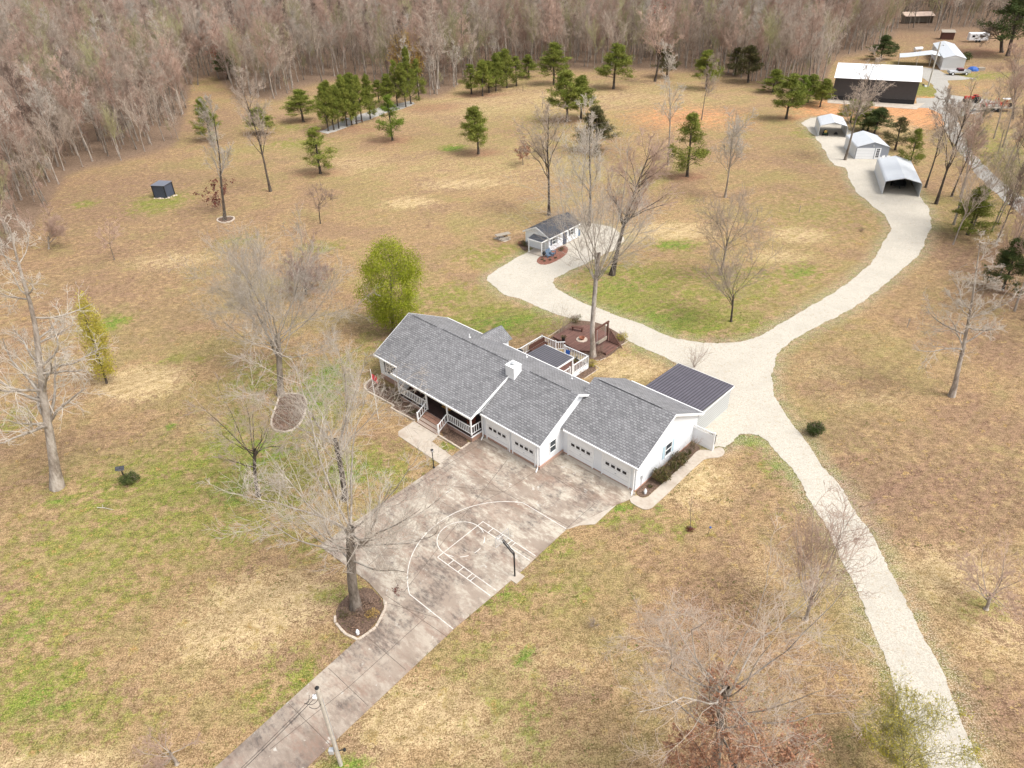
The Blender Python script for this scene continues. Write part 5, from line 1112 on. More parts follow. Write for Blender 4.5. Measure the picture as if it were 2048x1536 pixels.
# far-off wood: one object, trees set by geometry nodes from the same tree shapes
me = bpy.data.meshes.new('far_wood'); me.vertices.add(len(rest)); me.vertices.foreach_set('co', P[rest].astype(np.float32).ravel())
fw = bpy.data.objects.new('far_wood', me); COL.objects.link(fw)
meta(fw, 'dense mass of bare grey and pinkish trees of the wood behind the clearing', 'wood', kind='stuff')
ng = bpy.data.node_groups.new('scatter_trees', 'GeometryNodeTree'); ng.interface.new_socket('Geometry', in_out='INPUT', socket_type='NodeSocketGeometry'); ng.interface.new_socket('Geometry', in_out='OUTPUT', socket_type='NodeSocketGeometry')
gi = ng.nodes.new('NodeGroupInput'); go = ng.nodes.new('NodeGroupOutput'); jn = ng.nodes.new('GeometryNodeJoinGeometry')
for vi, (a, b) in sorted(proto_done.items()):
    j2 = ng.nodes.new('GeometryNodeJoinGeometry')
    for ob in (a, b):
        oi = ng.nodes.new('GeometryNodeObjectInfo'); oi.transform_space = 'ORIGINAL'; oi.inputs['Object'].default_value = ob; oi.inputs['As Instance'].default_value = False
        ng.links.new(oi.outputs['Geometry'], j2.inputs[0])
    g2 = ng.nodes.new('GeometryNodeGeometryToInstance'); ng.links.new(j2.outputs[0], g2.inputs[0]); ng.links.new(g2.outputs[0], jn.inputs[0])
mp_ = ng.nodes.new('GeometryNodeMeshToPoints'); ip = ng.nodes.new('GeometryNodeInstanceOnPoints')
ng.links.new(gi.outputs[0], mp_.inputs['Mesh']); ng.links.new(mp_.outputs[0], ip.inputs['Points']); ng.links.new(jn.outputs[0], ip.inputs['Instance'])
ip.inputs['Pick Instance'].default_value = True
r1_ = ng.nodes.new('FunctionNodeRandomValue'); r1_.data_type = 'FLOAT_VECTOR'; r1_.inputs[0].default_value = (0, 0, 0); r1_.inputs[1].default_value = (.04, .04, 6.28)
r2_ = ng.nodes.new('FunctionNodeRandomValue'); r2_.data_type = 'FLOAT'; r2_.inputs[2].default_value = .55; r2_.inputs[3].default_value = 1.15; r2_.inputs['Seed'].default_value = 4
r3_ = ng.nodes.new('FunctionNodeRandomValue'); r3_.data_type = 'INT'; r3_.inputs[4].default_value = 0; r3_.inputs[5].default_value = len(proto_done) - 1; r3_.inputs['Seed'].default_value = 8
ng.links.new(r1_.outputs[0], ip.inputs['Rotation']); ng.links.new(r2_.outputs[1], ip.inputs['Scale']); ng.links.new(r3_.outputs[2], ip.inputs['Instance Index'])
ng.links.new(ip.outputs[0], go.inputs[0])
md = fw.modifiers.new('scatter', 'NODES'); md.node_group = ng
# undergrowth: saplings and brush below the tall trees
uq = np.random.default_rng(77); UP = np.repeat(Pall[(Dall < 300) & (pyall < np.interp(pxall, fex, fey) - 14)], 2, 0); UP = UP + np.concatenate([uq.uniform(-3, 3, (len(UP), 2)), np.zeros((len(UP), 1))], 1)
me = bpy.data.meshes.new('undergrowth'); me.vertices.add(len(UP)); me.vertices.foreach_set('co', UP.astype(np.float32).ravel())
ug = bpy.data.objects.new('undergrowth', me); COL.objects.link(ug); meta(ug, 'thin saplings and brush growing under the bare trees of the wood', 'undergrowth', kind='stuff')
ng2 = ng.copy(); ng2.name = 'scatter_brush'
for nd in ng2.nodes:
    if nd.type == 'RANDOM_VALUE' and nd.data_type == 'FLOAT': nd.inputs[2].default_value = .14; nd.inputs[3].default_value = .36
ug.modifiers.new('scatter', 'NODES').node_group = ng2

# ------------------------------------------------------------------ outbuildings
def carport(px_l, px_r, depth, label, hw=2.1, pk=2.85, turn=0., name='carport'):
    """arched metal carport: near edge from px_l to px_r, going back by depth"""
    A = G(*px_l); B = G(*px_r); mid = (A + B) / 2; ang_ = math.atan2(B[1] - A[1], B[0] - A[0]) + R(turn); W = np.linalg.norm(B - A) / 2
    e = empty(name, tuple(mid), ang_, label, 'carport')
    prof = [(-W, hw - .15), (-W + .12, hw + .03), (-W + .35, hw + .15), (0, pk), (W - .35, hw + .15), (W - .12, hw + .03), (W, hw - .15)]
    r_ = MB()
    for k in range(len(prof) - 1):
        (x0, z0), (x1, z1) = prof[k], prof[k + 1]; r_.slab([(x0, 0, z0), (x1, 0, z1), (x1, depth, z1), (x0, depth, z0)], .03)
    r_.build('roof', M['whitemetal_x'], e)
    s = MB(); s.box(-W, -W + .03, .02, depth, .0, hw - .16); s.box(W - .03, W, .02, depth, 0, hw - .16); s.build('side_panel', M['whitemetal_z'], e)
    for y in (.06, depth / 2, depth - .06):
        f = MB(); f.bar((-W + .06, y, 0), (-W + .06, y, hw - .1), .06); f.bar((W - .06, y, 0), (W - .06, y, hw - .1), .06); f.bar((-W + .3, y, hw + .08), (0, y, pk - .08), .06); f.bar((W - .3, y, hw + .08), (0, y, pk - .08), .06); f.build('frame', M['steel'], e)
    return e, W
e, W1 = carport((1635.5, 272.5), (1692, 276), 7.2, 'open white metal carport farthest from the house, with a mower inside', turn=6)
e, W2 = carport((1763.5, 388.5), (1838, 394.5), 12.3, 'long white metal carport, dark inside, at the bend of the gravel road', turn=2.5)
a = MB(); a.box(-W2 + .05, W2 - .05, 12.1, 12.14, 0, 2.2); a.build('rear_panel', M['whitemetal_z'], e)
# stored things inside the long carport
A_ = G(1763.5, 388.5); B_ = G(1838, 394.5); mid = (A_ + B_) / 2; an = math.atan2(B_[1] - A_[1], B_[0] - A_[0]); ex = np.array([math.cos(an), math.sin(an), 0]); ey = np.array([-math.sin(an), math.cos(an), 0])
t_ = empty('utility_trailer', tuple(mid + ey * 5), an, 'dark utility trailer stored inside the long carport', 'trailer')
a = MB(); a.box(-.9, .9, -1.8, 1.8, .5, .6); a.box(-.9, -.85, -1.8, 1.8, .6, .95); a.box(.85, .9, -1.8, 1.8, .6, .95); a.build('bed', M['blackmetal'], t_)
for s in (-1, 1): a = MB(); a.wheel((s * 1.02, 0, .33), (1, 0, 0), .33, .2); a.build('wheel', M['rubber'], t_)
a = MB(); a.bar((0, -1.8, .5), (0, -2.8, .45), .08); a.build('tongue', M['blackmetal'], t_)
A1 = G(1635.5, 272.5); B1 = G(1692, 276); m1 = (A1 + B1) / 2; a1 = math.atan2(B1[1] - A1[1], B1[0] - A1[0]); x1 = np.array([math.cos(a1), math.sin(a1), 0]); y1 = np.array([-math.sin(a1), math.cos(a1), 0])
mw = empty('riding_mower', tuple(m1 - x1 * 1.3 + y1 * 1.3), a1 + R(180), 'green riding mower parked at the left inside the open carport', 'mower')
a = MB(); a.box(-.32, .32, -1.0, -.1, .35, .85); a.build('hood', M['green_machine'], mw, .06)
a = MB(); a.box(-.35, .35, -.1, .7, .35, .55); a.build('body', M['green_machine'], mw, .04)
a = MB(); a.box(-.25, .25, .2, .6, .56, .7); a.box(-.25, .25, .58, .7, .7, 1.1); a.build('seat', M['yellow'], mw, .03)
a = MB(); a.bar((0, -.1, .8), (0, .08, 1.05), .04); a.lathe((0, .1, 1.05), [(.18, 0), (.2, .02), (.18, .04)], 14); a.build('steering_wheel', M['blackmetal'], mw)
a = MB(); a.box(-.6, .6, -.55, .15, .1, .3); a.build('cutting_deck', M['blackmetal'], mw, .03)
for sx in (-1, 1):
    a = MB(); a.wheel((sx * .42, .45, .3), (1, 0, 0), .3, .22); a.build('wheel', M['rubber'], mw); a = MB(); a.wheel((sx * .38, -.75, .2), (1, 0, 0), .2, .15); a.build('wheel', M['rubber'], mw)
ta = empty('push_mower', tuple(m1 + x1 * .7 + y1 * 2.2), a1, 'dark push mower in the middle of the open carport', 'mower')
a = MB(); a.box(-.3, .3, -.4, .4, .12, .3); a.lathe((0, 0, .3), [(.16, 0), (.16, .15), (.08, .2)], 10); a.build('body', M['blackmetal'], ta, .02)
a = MB(); a.bar((-.22, .35, .25), (-.22, 1.1, .95), .03); a.bar((.22, .35, .25), (.22, 1.1, .95), .03); a.bar((-.22, 1.1, .95), (.22, 1.1, .95), .03); a.build('handle', M['steel'], ta)
for sx in (-1, 1):
    for sy in (-1, 1): a = MB(); a.wheel((sx * .33, sy * .32, .12), (1, 0, 0), .12, .05); a.build('wheel', M['rubber'], ta)

A = G(1709, 318.5); B = G(1773, 318); mid = (A + B) / 2; an = math.atan2(B[1] - A[1], B[0] - A[0]); W = np.linalg.norm(B - A) / 2
gs = empty('garage_building', tuple(mid), an - R(3.5), 'grey gable garage with white roof and two white doors between the carports', 'garage')
a = MB(); hw = 2.2; pk = 3.0; dp = 7.6
i = [(-W, 0), (W, 0), (W, hw), (0, pk), (-W, hw)]
a.slab([(x, 0, z) for x, z in i], .12); a.build('gable_wall', M['greysiding'], gs)
a = MB(); a.box(-W, -W + .05, .13, dp, 0, hw - .02); a.box(W - .05, W, .13, dp, 0, hw - .02); a.slab([(x, dp, z) for x, z in i][::-1], .06); a.build('side_wall', M['whitemetal_z'], gs)
a = MB(); o_ = .15
pr_ = [(-W - .08, hw - .12), (-W + .1, hw + .06), (0, pk + .08), (W - .1, hw + .06), (W + .08, hw - .12)]
for k in range(4): (x0, z0), (x1_, z1) = pr_[k], pr_[k + 1]; a.slab([(x0, -o_, z0), (x1_, -o_, z1), (x1_, dp + o_, z1), (x0, dp + o_, z0)], .04)
a.build('roof', M['whitemetal_x'], gs)
a = MB(); a.box(-W + .1, .35, -.05, -.003, .04, 2.0); d_ = a.build('garage_door', M['white'], gs)
a = MB()
for k in range(1, 4): a.box(-W + .12, .33, -.056, -.051, k * .5 - .01, k * .5 + .01)
a.build('panel_groove', plainc['groove'], d_)
a = MB(); a.box(.5, 1.45, -.05, -.003, .04, 2.0); d_ = a.build('entry_door', M['white'], gs)
a = MB()
for r_ in range(5):
    for c_ in range(2): a.box(.72 + c_ * .27, .94 + c_ * .27, -.06, -.051, .35 + r_ * .32, .6 + r_ * .32)
a.build('pane', M['glassdark'], d_)
a = MB(); a.box(-.12, .12, -.14, -.003, 2.3, 2.55); a.build('light_fixture', M['steel'], gs)
def plastic_chair(p, rz, label):
    e = empty('garden_chair', tuple(p), rz, label, 'chair', 'white chairs by the grey garage')
    a = MB(); a.box(-.3, .3, -.28, .28, .38, .43); a.build('seat', M['white'], e); a = MB(); a.box(-.3, .3, .28, .33, .4, .95); a.build('backrest', M['white'], e)
    for s in (-1, 1): a = MB(); a.box(s * .3 - .03, s * .3 + .03, -.28, .28, .6, .64); a.bar((s * .28, -.25, 0), (s * .28, -.25, .6), .05); a.bar((s * .28, .28, 0), (s * .28, .28, .6), .05); a.build('arm', M['white'], e)
plastic_chair(G(1758, 318) + np.array([0, -.8, 0]), R(200), 'white chair before the grey garage, left one'); plastic_chair(G(1768, 318) + np.array([0, -.9, 0]), R(180), 'white chair before the grey garage, right one')

# barn
A = G(1662, 199.5); B = G(1827.3, 209.4); an = math.atan2(B[1] - A[1], B[0] - A[0]); W = np.linalg.norm(B - A); dp = 15.5; hb = 4.9
barn = empty('barn', tuple(A), an, 'big charcoal metal barn with a bright white roof', 'barn')
a = MB(); a.box(0, W, 0, dp, .0, hb); a.build('wall', M['barnwall'], barn)
a = MB(); a.box(-.01, W + .01, -.03, -.003, .05, 1.0); a.build('wainscot', M['blackmetal'], barn)
a = MB(); a.slab([(-.3, -.35, hb + .05), (W + .3, -.35, hb + .05), (W + .3, dp / 2, hb + 1.9), (-.3, dp / 2, hb + 1.9)], .08); a.slab([(-.3, dp / 2, hb + 1.9), (W + .3, dp / 2, hb + 1.9), (W + .3, dp + .35, hb + .05), (-.3, dp + .35, hb + .05)], .08); a.build('roof', M['barnroof'], barn)
a = MB(); a.slab([(W - .02, 0, hb), (W - .02, dp, hb), (W - .02, dp / 2, hb + 1.8)], .1); a.slab([(.02, dp, hb), (.02, 0, hb), (.02, dp / 2, hb + 1.8)], .1); a.build('gable', M['barnwall'], barn)
a = MB(); a.bar((W + .02, 1.2, hb - .6), (W + .9, 1.2, hb - .7), .06); a.lathe((W + .95, 1.2, hb - .95), [(.28, 0), (.22, .2), (.08, .3)], 12); a.build('barn_lamp', M['blackmetal'], barn)

# mobile home
A = G(1882, 141); B = G(1924, 140.5); an = math.atan2(B[1] - A[1], B[0] - A[0]) ; mid = (A + B) / 2; W = np.linalg.norm(B - A) / 2
Fp = G(1855, 107.5); back = np.array([9.3, 24., 0]); dp = 24.; an = math.atan2(back[1], back[0]) - R(90)
mh = empty('mobile_home', tuple(mid), an, 'long white mobile home behind the barn', 'mobile home')
a = MB(); a.box(-W, W, 0, dp, .55, 3.0); a.build('wall', M['whitemetal_z'], mh); a = MB(); a.box(-W - .03, W + .03, -.03, dp, 0, .54); a.build('skirting', M['white'], mh)
a = MB(); a.slab([(-W - .12, -.2, 3.02), (0, -.2, 3.75), (0, dp + .2, 3.75), (-W - .12, dp + .2, 3.02)], .06); a.slab([(0, -.2, 3.75), (W + .12, -.2, 3.02), (W + .12, dp + .2, 3.02), (0, dp + .2, 3.75)], .06); a.build('roof', M['whitemetal_x'], mh)
a = MB(); a.slab([(-W, .01, 3.), (W, .01, 3.), (0, .01, 3.68)], .06); a.slab([(W, dp, 3.), (-W, dp, 3.), (0, dp, 3.68)], .06); a.build('gable', M['white'], mh)
for y in (4, 9, 15, 20): window('u', -W, y, y + 1.1, 1.6, 2.6, -1, parent=mh)
a = MB(); a.box(-W - .06, -W - .005, 11.5, 12.4, .6, 2.6); a.build('entry_door', M['white'], mh)
aw = empty('awning', tuple(G(1840, 133)), an + R(-4), 'sagging white carport awning beside the mobile home', 'awning')
a = MB(); zs = [2.1, 2.3, 2.7, 3.2, 2.7, 2.2]; xs_ = [-5.6, -3.5, -1, 2.2, 4.8, 6.8]
for k in range(5): a.slab([(xs_[k], 0, zs[k]), (xs_[k + 1], 0, zs[k + 1]), (xs_[k + 1], 6, zs[k + 1] + .1), (xs_[k], 6, zs[k] + .1)], .05)
a.build('roof', M['whitemetal_x'], aw)
for x, z in ((-5.5, 2.1), (-1, 2.65), (2.2, 3.1), (6.7, 2.2)):
    for y in (.1, 5.9): a = MB(); a.bar((x, y, 0), (x, y, z), .08); a.build('post', M['steel'], aw)

def utility_pole(base, h, label, arm=None, leanx=0., r=.13, guy=False):
    e = empty('utility_pole', tuple(base), 0, label, 'utility pole')
    a = MB(); a.bar((0, 0, 0), (leanx, 0, h), r * 2, r * 2, 10); a.build('pole', M['polewood'], e); return e
B, T = topof((682, 1530), (634, 1377))
up = utility_pole(B, T[2], 'weathered utility pole standing over the driveway at the bottom', leanx=T[0] - B[0], r=.115)
hx = T[0] - B[0]; HH = T[2]
a = MB(); a.bar((-.12, -.1, HH - .55), (-.3, -.1, HH - .55), .22, .3, 10); a.build('insulator', M['white'], up)
a = MB(); a.lathe((hx, 0, HH), [(.1, 0), (.12, .06), (.05, .16)], 10); a.build('pole_cap', M['blackmetal'], up)
a = MB(); a.bar((.12, -.02, .3), (hx + .13, -.02, HH - .9), .035, .035, 6); a.build('conduit', M['steel'], up)
a = MB(); a.box(-.42, -.14, -.14, .12, 1.35, 1.7); a.build('meter', M['steel'], up, .02)
a = MB(); a.bar((.1, 0, 1.5), (.45, .0, 1.6), .05); a.lathe((.45, 0, 1.5), [(.08, 0), (.1, .12), (.04, .2)], 8); a.build('meter_arm', M['blackmetal'], up)
def wire(parent, a, b, sag, r, name='wire', n=14):
    mb = MB(); prev = None
    for k in range(n + 1):
        t = k / n; p = Vector(a).lerp(Vector(b), t) - Vector((0, 0, 4 * sag * t * (1 - t)))
        if prev is not None: mb.bar(prev, p, r, r, 5)
        prev = p
    mb.build(name, M['blackmetal'], parent)
wend = G(415, 1600, 6.0) - B
wire(up, (hx - .1, 0, HH - .35), tuple(wend), .1, .022); wire(up, (hx - .1, 0, HH - .6), tuple(wend + [0, 0, -.15]), .12, .03)
for k, (q1, q2) in enumerate((((hx - .1, 0, HH - .9), (-.75 + hx, -.25, HH - .85)), ((hx - .75, -.25, HH - .85), (hx - .45, -.1, HH - .4)), ((hx, -.1, HH - 1.2), (hx - .55, -.3, HH - 1.1)))): wire(up, q1, q2, .3, .03, 'drip_loop')
B, T = topof((1856, 173.5), (1880, 84)); u2 = utility_pole(B, T[2], 'pale utility pole at the right end of the barn', leanx=0, r=.17)
a = MB(); a.bar((-.2, 0, T[2] - 1), (.9, 0, T[2] - .7), .08); a.lathe((1., 0, T[2] - .85), [(.25, 0), (.2, .2), (.05, .28)], 10); a.build('yard_light', M['steel'], u2)
a = MB(); a.box(-.9, -.4, -.2, .2, 0, .35); a.build('ground_box', M['white'], u2)

# cottage
CA = R(-51.); A = G(1047.9, 487.5); Bc = G(1090.2, 506.2); mid = (A + Bc) / 2; an = R(-42.5); W = 2.1; dp = 6.8; mid = np.array([4.2, 93.45, 0])
ct = empty('cottage', tuple(mid), an, 'small white guest cottage with charcoal roof and a little front porch', 'cottage')
a = MB(); gable_pts = [(-W, .15), (W, .15), (W, 2.35), (0, 3.25), (-W, 2.35)]
a.slab([(x, 0, z) for x, z in gable_pts], .1); a.slab([(x, dp, z) for x, z in gable_pts][::-1], .1); a.box(-W, -W + .1, .101, dp - .101, .15, 2.35); a.box(W - .1, W, .101, dp - .101, .15, 2.35); a.build('wall', M['siding'], ct)
a = MB(); a.box(-W - .02, W + .02, -.02, dp + .02, 0, .149); a.build('foundation', M['concrete_pale'], ct)
def crf(name, x0, z0, xr, zr, x1, z1, y0, y1, mat, par):
    a = MB(); a.slab([(x0, y0, z0), (xr, y0, zr), (xr, y1, zr), (x0, y1, z0)], .08); a.slab([(xr, y0, zr), (x1, y0, z1), (x1, y1, z1), (xr, y1, zr)], .08); return a.build(name, mat, par)
M['darkshingle2'] = mk_shingle('charcoal_shingles_cottage', (.034, .036, .044), (.07, .073, .085), (.018, .018, .022), R(90))
crf('roof', -W - .3, 2.27, 0, 3.38, W + .3, 2.27, -.25, dp + .25, M['darkshingle2'], ct)
a = MB(); a.slab([(-W - .3, -.27, 2.3), (0, -.27, 3.4), (0, -.27, 3.2), (-W - .3, -.27, 2.1)][::-1], .03); a.slab([(0, -.27, 3.4), (W + .3, -.27, 2.3), (W + .3, -.27, 2.1), (0, -.27, 3.2)][::-1], .03); a.box(W + .302, W + .36, -.25, dp + .25, 2.1, 2.25); a.build('fascia', M['trim'], ct)
a = MB(); a.slab([(-.35, -1.55, 2.1), (2.1, -1.55, 2.1), (2.1, -.29, 2.36), (-.35, -.29, 2.36)], .07); a.build('porch_roof', M['darkshingle'], ct)
a = MB(); a.box(-.35, 2.1, -1.6, -1.552, 1.96, 2.1); a.box(2.102, 2.15, -1.55, -.02, 1.98, 2.1); a.build('porch_fascia', M['trim'], ct)
for x in (-.27, 2.02): a = MB(); a.box(x - .05, x + .05, -1.5, -1.4, .05, 1.98); a.build('porch_post', M['trim'], ct)
a = MB(); a.box(-.4, 2.15, -1.6, -.03, 0, .1); a.build('porch_floor', M['concrete_pale'], ct)
a = MB(); a.box(.6, 1.5, -.06, -.003, .16, 2.1); d_ = a.build('front_door', M['trim'], ct)
a = MB()
for r_ in range(5):
    for c_ in range(3): a.box(.73 + c_ * .24, .93 + c_ * .24, -.07, -.061, .35 + r_ * .33, .63 + r_ * .33)
a.build('pane', M['steel'], d_)
window('u', W, .75, 1.55, 1.0, 1.95, 1, M['navy'], .28, parent=ct); window('u', W, 4.9, 5.6, 1.1, 1.9, 1, M['navy'], .25, parent=ct)
a = MB(); a.box(W + .003, W + .06, 3.2, 4.0, .16, 2.1); a.build('side_door', M['navy'], ct)
def ball(name, px, r, mat, label, cat, h=.5):
    e = empty(name, tuple(G(*px)), 0, label, cat)
    a = MB(); a.lathe((0, 0, h), [(.02, -r), (r * .7, -r * .7), (r, 0), (r * .7, r * .7), (.02, r)], 14); a.build('bowl', mat, e)
    for t in (0, 2.1, 4.2): a = MB(); a.bar((r * .5 * math.cos(t), r * .5 * math.sin(t), h - r * .6), (r * .8 * math.cos(t), r * .8 * math.sin(t), 0), .03); a.build('leg', M['blackmetal'], e)
    return e
ball('kettle_grill', (1088, 515), .28, M['blackmetal'], 'round black kettle grill in front of the cottage porch', 'grill', .62)
for k, (x, y, rz) in enumerate(((1098, 514, .4), (1105, 510, 1.2))):
    B = G(x, y); e = empty('garden_chair', tuple(B), rz, ['slate blue garden chair in the red mulch by the cottage, nearer the grill', 'slate blue garden chair in the red mulch by the cottage, farther from the grill'][k], 'chair')
    a = MB(); a.slab([(-.3, -.3, .3), (.3, -.3, .3), (.3, .3, .24), (-.3, .3, .24)], .04); a.build('seat', M['bluegrey'], e)
    a = MB(); a.slab([(-.3, .3, .25), (.3, .3, .25), (.3, .55, .95), (-.3, .55, .95)], .04); a.build('backrest', M['bluegrey'], e)
    for s in (-1, 1): a = MB(); a.box(s * .36 - .06, s * .36 + .06, -.35, .4, .5, .54); a.bar((s * .36, -.3, 0), (s * .36, -.3, .5), .07); a.bar((s * .36, .3, 0), (s * .36, .3, .5), .07); a.build('arm', M['bluegrey'], e)
e = empty('water_barrel', tuple(G(1156, 471)), 0, 'dark blue grey barrel beside the cottage on the gravel', 'barrel'); a = MB(); a.lathe((0, 0, 0), [(.28, 0), (.32, .3), (.32, .6), (.28, .88)], 16); a.build('drum', M['bluegrey'], e); a = MB(); a.lathe((0, 0, .88), [(.27, 0), (.27, .03)], 16); a.build('lid', M['blackmetal'], e)
for k, (x, y) in enumerate(((1084, 520), (1089, 523), (1100, 521), (1111, 517))): shrub(160 + k, (x, y), .22, .25, 'shrub', 'tiny dark plant in the red mulch bed by the cottage', n=60, size=.06)['group'] = 'tiny plants in the red mulch bed'
e = empty('picnic_table', tuple(G(1006, 478)), R(25), 'weathered picnic table on a small pad left of the cottage', 'table')
a = MB(); a.box(-1.1, 1.1, -.45, .45, .72, .78); a.build('table_top', M['greywood'], e)
for s in (-1, 1):
    a = MB(); a.box(-.9, .9, s * .75 - .13, s * .75 + .13, .42, .46); a.build('seat', M['greywood'], e)
    a = MB(); a.bar((s * .6, -.8, 0), (s * .6, .25, .7), .07); a.bar((s * .6, .8, 0), (s * .6, -.25, .7), .07); a.bar((s * .6, -.8, .4), (s * .6, .8, .4), .07); a.build('leg', M['greywood'], e)
sheet('table_pad', outline([(987, 477), (1010, 484), (1023, 478), (1000, 471)], 0, 0), .03, M['concrete_pale'])

# blue shed on the left
A = G(310.6, 395.5); B = G(334, 396.1); C_ = G(353, 389.7); an = math.atan2((B - A)[1], (B - A)[0]); an2 = math.atan2((C_ - B)[1], (C_ - B)[0])
bs = empty('blue_shed', tuple(A), an + R(-3), 'small slate blue ribbed metal shed at the back left', 'shed')
a = MB(); a.box(0, 2.3, 0, 2.2, 0, 2.1); a.build('wall', M['bluemetal'], bs)
a = MB(); a.slab([(-.15, -.15, 2.2), (2.45, -.15, 2.2), (2.45, 2.35, 2.3), (-.15, 2.35, 2.3)], .06); a.build('roof', plain('slate_roof_metal', (.14, .15, .18), .1, 3, .5), bs)
a = MB()
for x, y in ((-.05, -.05), (2.35, -.05), (2.35, 2.25)): a.box(x - .05, x + .05, y - .05, y + .05, 0, 2.14)
a.build('corner_post', M['blackmetal'], bs)
for k in range(16):
    t = k / 15; p = (A + (B - A) * t * 2 if t < .5 else B + (C_ - B) * (t - .5) * 2) + np.array([.1 * math.sin(k * 3), -.35, 0])
    a = MB(); s = .16 + .07 * math.sin(k * 5.1); a.lathe((0, 0, 0), [(s, 0), (s * 1.05, s * .3), (s * .5, s * .7), (.02, s * .75)], 7); o = a.build('border_stone', M['stone']); o.location = tuple(p); o.rotation_euler.z = k
    meta(o, 'pale stone lying along the foot of the blue shed', 'stone', 'stones along the foot of the blue shed')

# basketball hoop
B = G(1029.8, 1153)
bh = empty('basketball_hoop', tuple(B), R(46.7), 'black pole basketball hoop at the end line of the painted court', 'basketball hoop')
a = MB(); a.bar((0, 0, 0), (0, 0, 2.45), .12, .12, 10); a.build('pole', M['blackmetal'], bh)
a = MB(); a.bar((-.05, 0, 2.4), (-.05, 1.05, 3.05), .05); a.bar((.05, 0, 2.4), (.05, 1.05, 3.05), .05); a.bar((0, 0, 2.2), (0, 1.05, 2.8), .05); a.build('arm', M['blackmetal'], bh)
M['acrylic'] = plain('clear_backboard', (.55, .57, .58), .03, 2, .1, spec=.6); M['acrylic'].node_tree.nodes['Principled BSDF'].inputs['Alpha'].default_value = .09
a = MB(); a.box(-.68, .68, 1.10, 1.12, 2.75, 3.65); bb = a.build('backboard', M['acrylic'], bh)
a = MB()
for bx_ in ((-.69, .69, 1.10, 1.12, 2.74, 2.749), (-.69, .69, 1.10, 1.12, 3.651, 3.66), (-.69, -.681, 1.10, 1.12, 2.75, 3.65), (.681, .69, 1.10, 1.12, 2.75, 3.65)): a.box(*bx_)
a.build('backboard_frame', M['steel'], bb)
a = MB(); n = 18
for k in range(n):
    t0, t1 = 2 * math.pi * k / n, 2 * math.pi * (k + 1) / n; a.bar((.23 * math.cos(t0), 1.40 + .23 * math.sin(t0), 3.05), (.23 * math.cos(t1), 1.40 + .23 * math.sin(t1), 3.05), .02, .02, 6)
rim = a.build('rim', M['blackmetal'], bh)
a = MB()
for k in range(12):
    t0 = 2 * math.pi * k / 12
    for dd_ in (-.5, .5): t1 = t0 + dd_; a.bar((.23 * math.cos(t0), 1.40 + .23 * math.sin(t0), 3.04), (.13 * math.cos(t1), 1.40 + .13 * math.sin(t1), 2.66), .008)
a.build('net', M['white'], rim)
a = MB(); a.box(-.45, .45, -.55, .3, 0, .056); o = a.build('footing', M['concrete_pale'], bh)

# feeder, garden stake, stakes
e = empty('bird_feeder', tuple(G(252, 962)), R(10), 'small dark roofed bird feeder on a post above the bush on the left lawn', 'bird feeder')
a = MB(); a.bar((0, 0, 0), (0, 0, 1.25), .08); a.build('post', M['blackmetal'], e)
a = MB(); a.box(-.22, .22, -.18, .18, 1.25, 1.42); a.build('tray', M['greywood'], e)
a = MB(); a.slab([(-.36, -.3, 1.45), (.36, -.3, 1.45), (.36, 0, 1.68), (-.36, 0, 1.68)], .03); a.slab([(-.36, 0, 1.68), (.36, 0, 1.68), (.36, .3, 1.45), (-.36, .3, 1.45)], .03); a.build('roof', M['darkshingle'], e)
B, T = topof((1415, 1070), (1422, 1052)); e = empty('garden_stake', tuple(B), 0, 'thin stake topped with a blue ball on the lawn below the path', 'garden ornament')
a = MB(); a.bar((0, 0, 0), (.12, 0, .75), .025); a.build('stake', M['blackmetal'], e); a = MB(); a.lathe((.12, 0, .72), [(.02, 0), (.08, .05), (.08, .12), (.02, .18)], 12); a.build('ball', M['blue'], e)
for x, y, lab in ((1814, 655, 'thin wooden marker stake on the right lawn'), (1598, 425, 'thin marker stake on the lawn inside the road bend'), (1046, 182, 'dark marker post at the back of the lawn')):
    e = MB(); e.bar((0, 0, 0), (.03, 0, 1.1 if x != 1046 else 1.8), .07); e.box(-.09, .09, -.04, .04, .9, 1.0); o = e.build('marker_stake', M['greywood'] if x != 1046 else M['blackmetal']); o.location = tuple(G(x, y)); meta(o, lab, 'stake')
o = MB().lathe((0, 0, 0), [(.1, 0), (.09, .2), (.14, .22), (.1, .35), (.05, .5), (.02, .52)], 10).build('garden_statue', M['white']); o.location = H(8.5, 3.4, .03); meta(o, 'little white garden statue at the front of the garage end bed', 'statue')
o = MB().lathe((0, 0, 0), [(.12, 0), (.1, .1), (.13, .25), (.05, .45), (.02, .5)], 10).build('garden_statue', M['white']); o.location = tuple(G(716, 1268)); meta(o, 'small white garden statue at the front tip of the big tree bed', 'statue')
B = G(208, 1017); a = MB(); a.bar((-.6, .1, .05), (.1, 0, .06), .07, .07, 6); a.bar((.1, 0, .06), (.9, -.25, .05), .045, .045, 6); a.bar((-.1, .02, .06), (-.3, .45, .05), .035, .035, 6)
o = a.build('fallen_branch', M['polewood']); o.location = tuple(B); meta(o, 'pale fallen branch lying on the left lawn below the roofed feeder', 'branch')
# leaf clump on the drive
qq = np.random.default_rng(3); C = qq.normal(size=(60, 3)) * np.array([.12, .2, .02]) + np.array([0, 0, .1]); me = npmesh('leaves', *cards(qq, C, .05, .09, .6)); o = link('leaf_pile', me, M['darkred']); o.location = tuple(G(793, 1182)); meta(o, 'little heap of dark red leaves on the driveway', 'leaves')

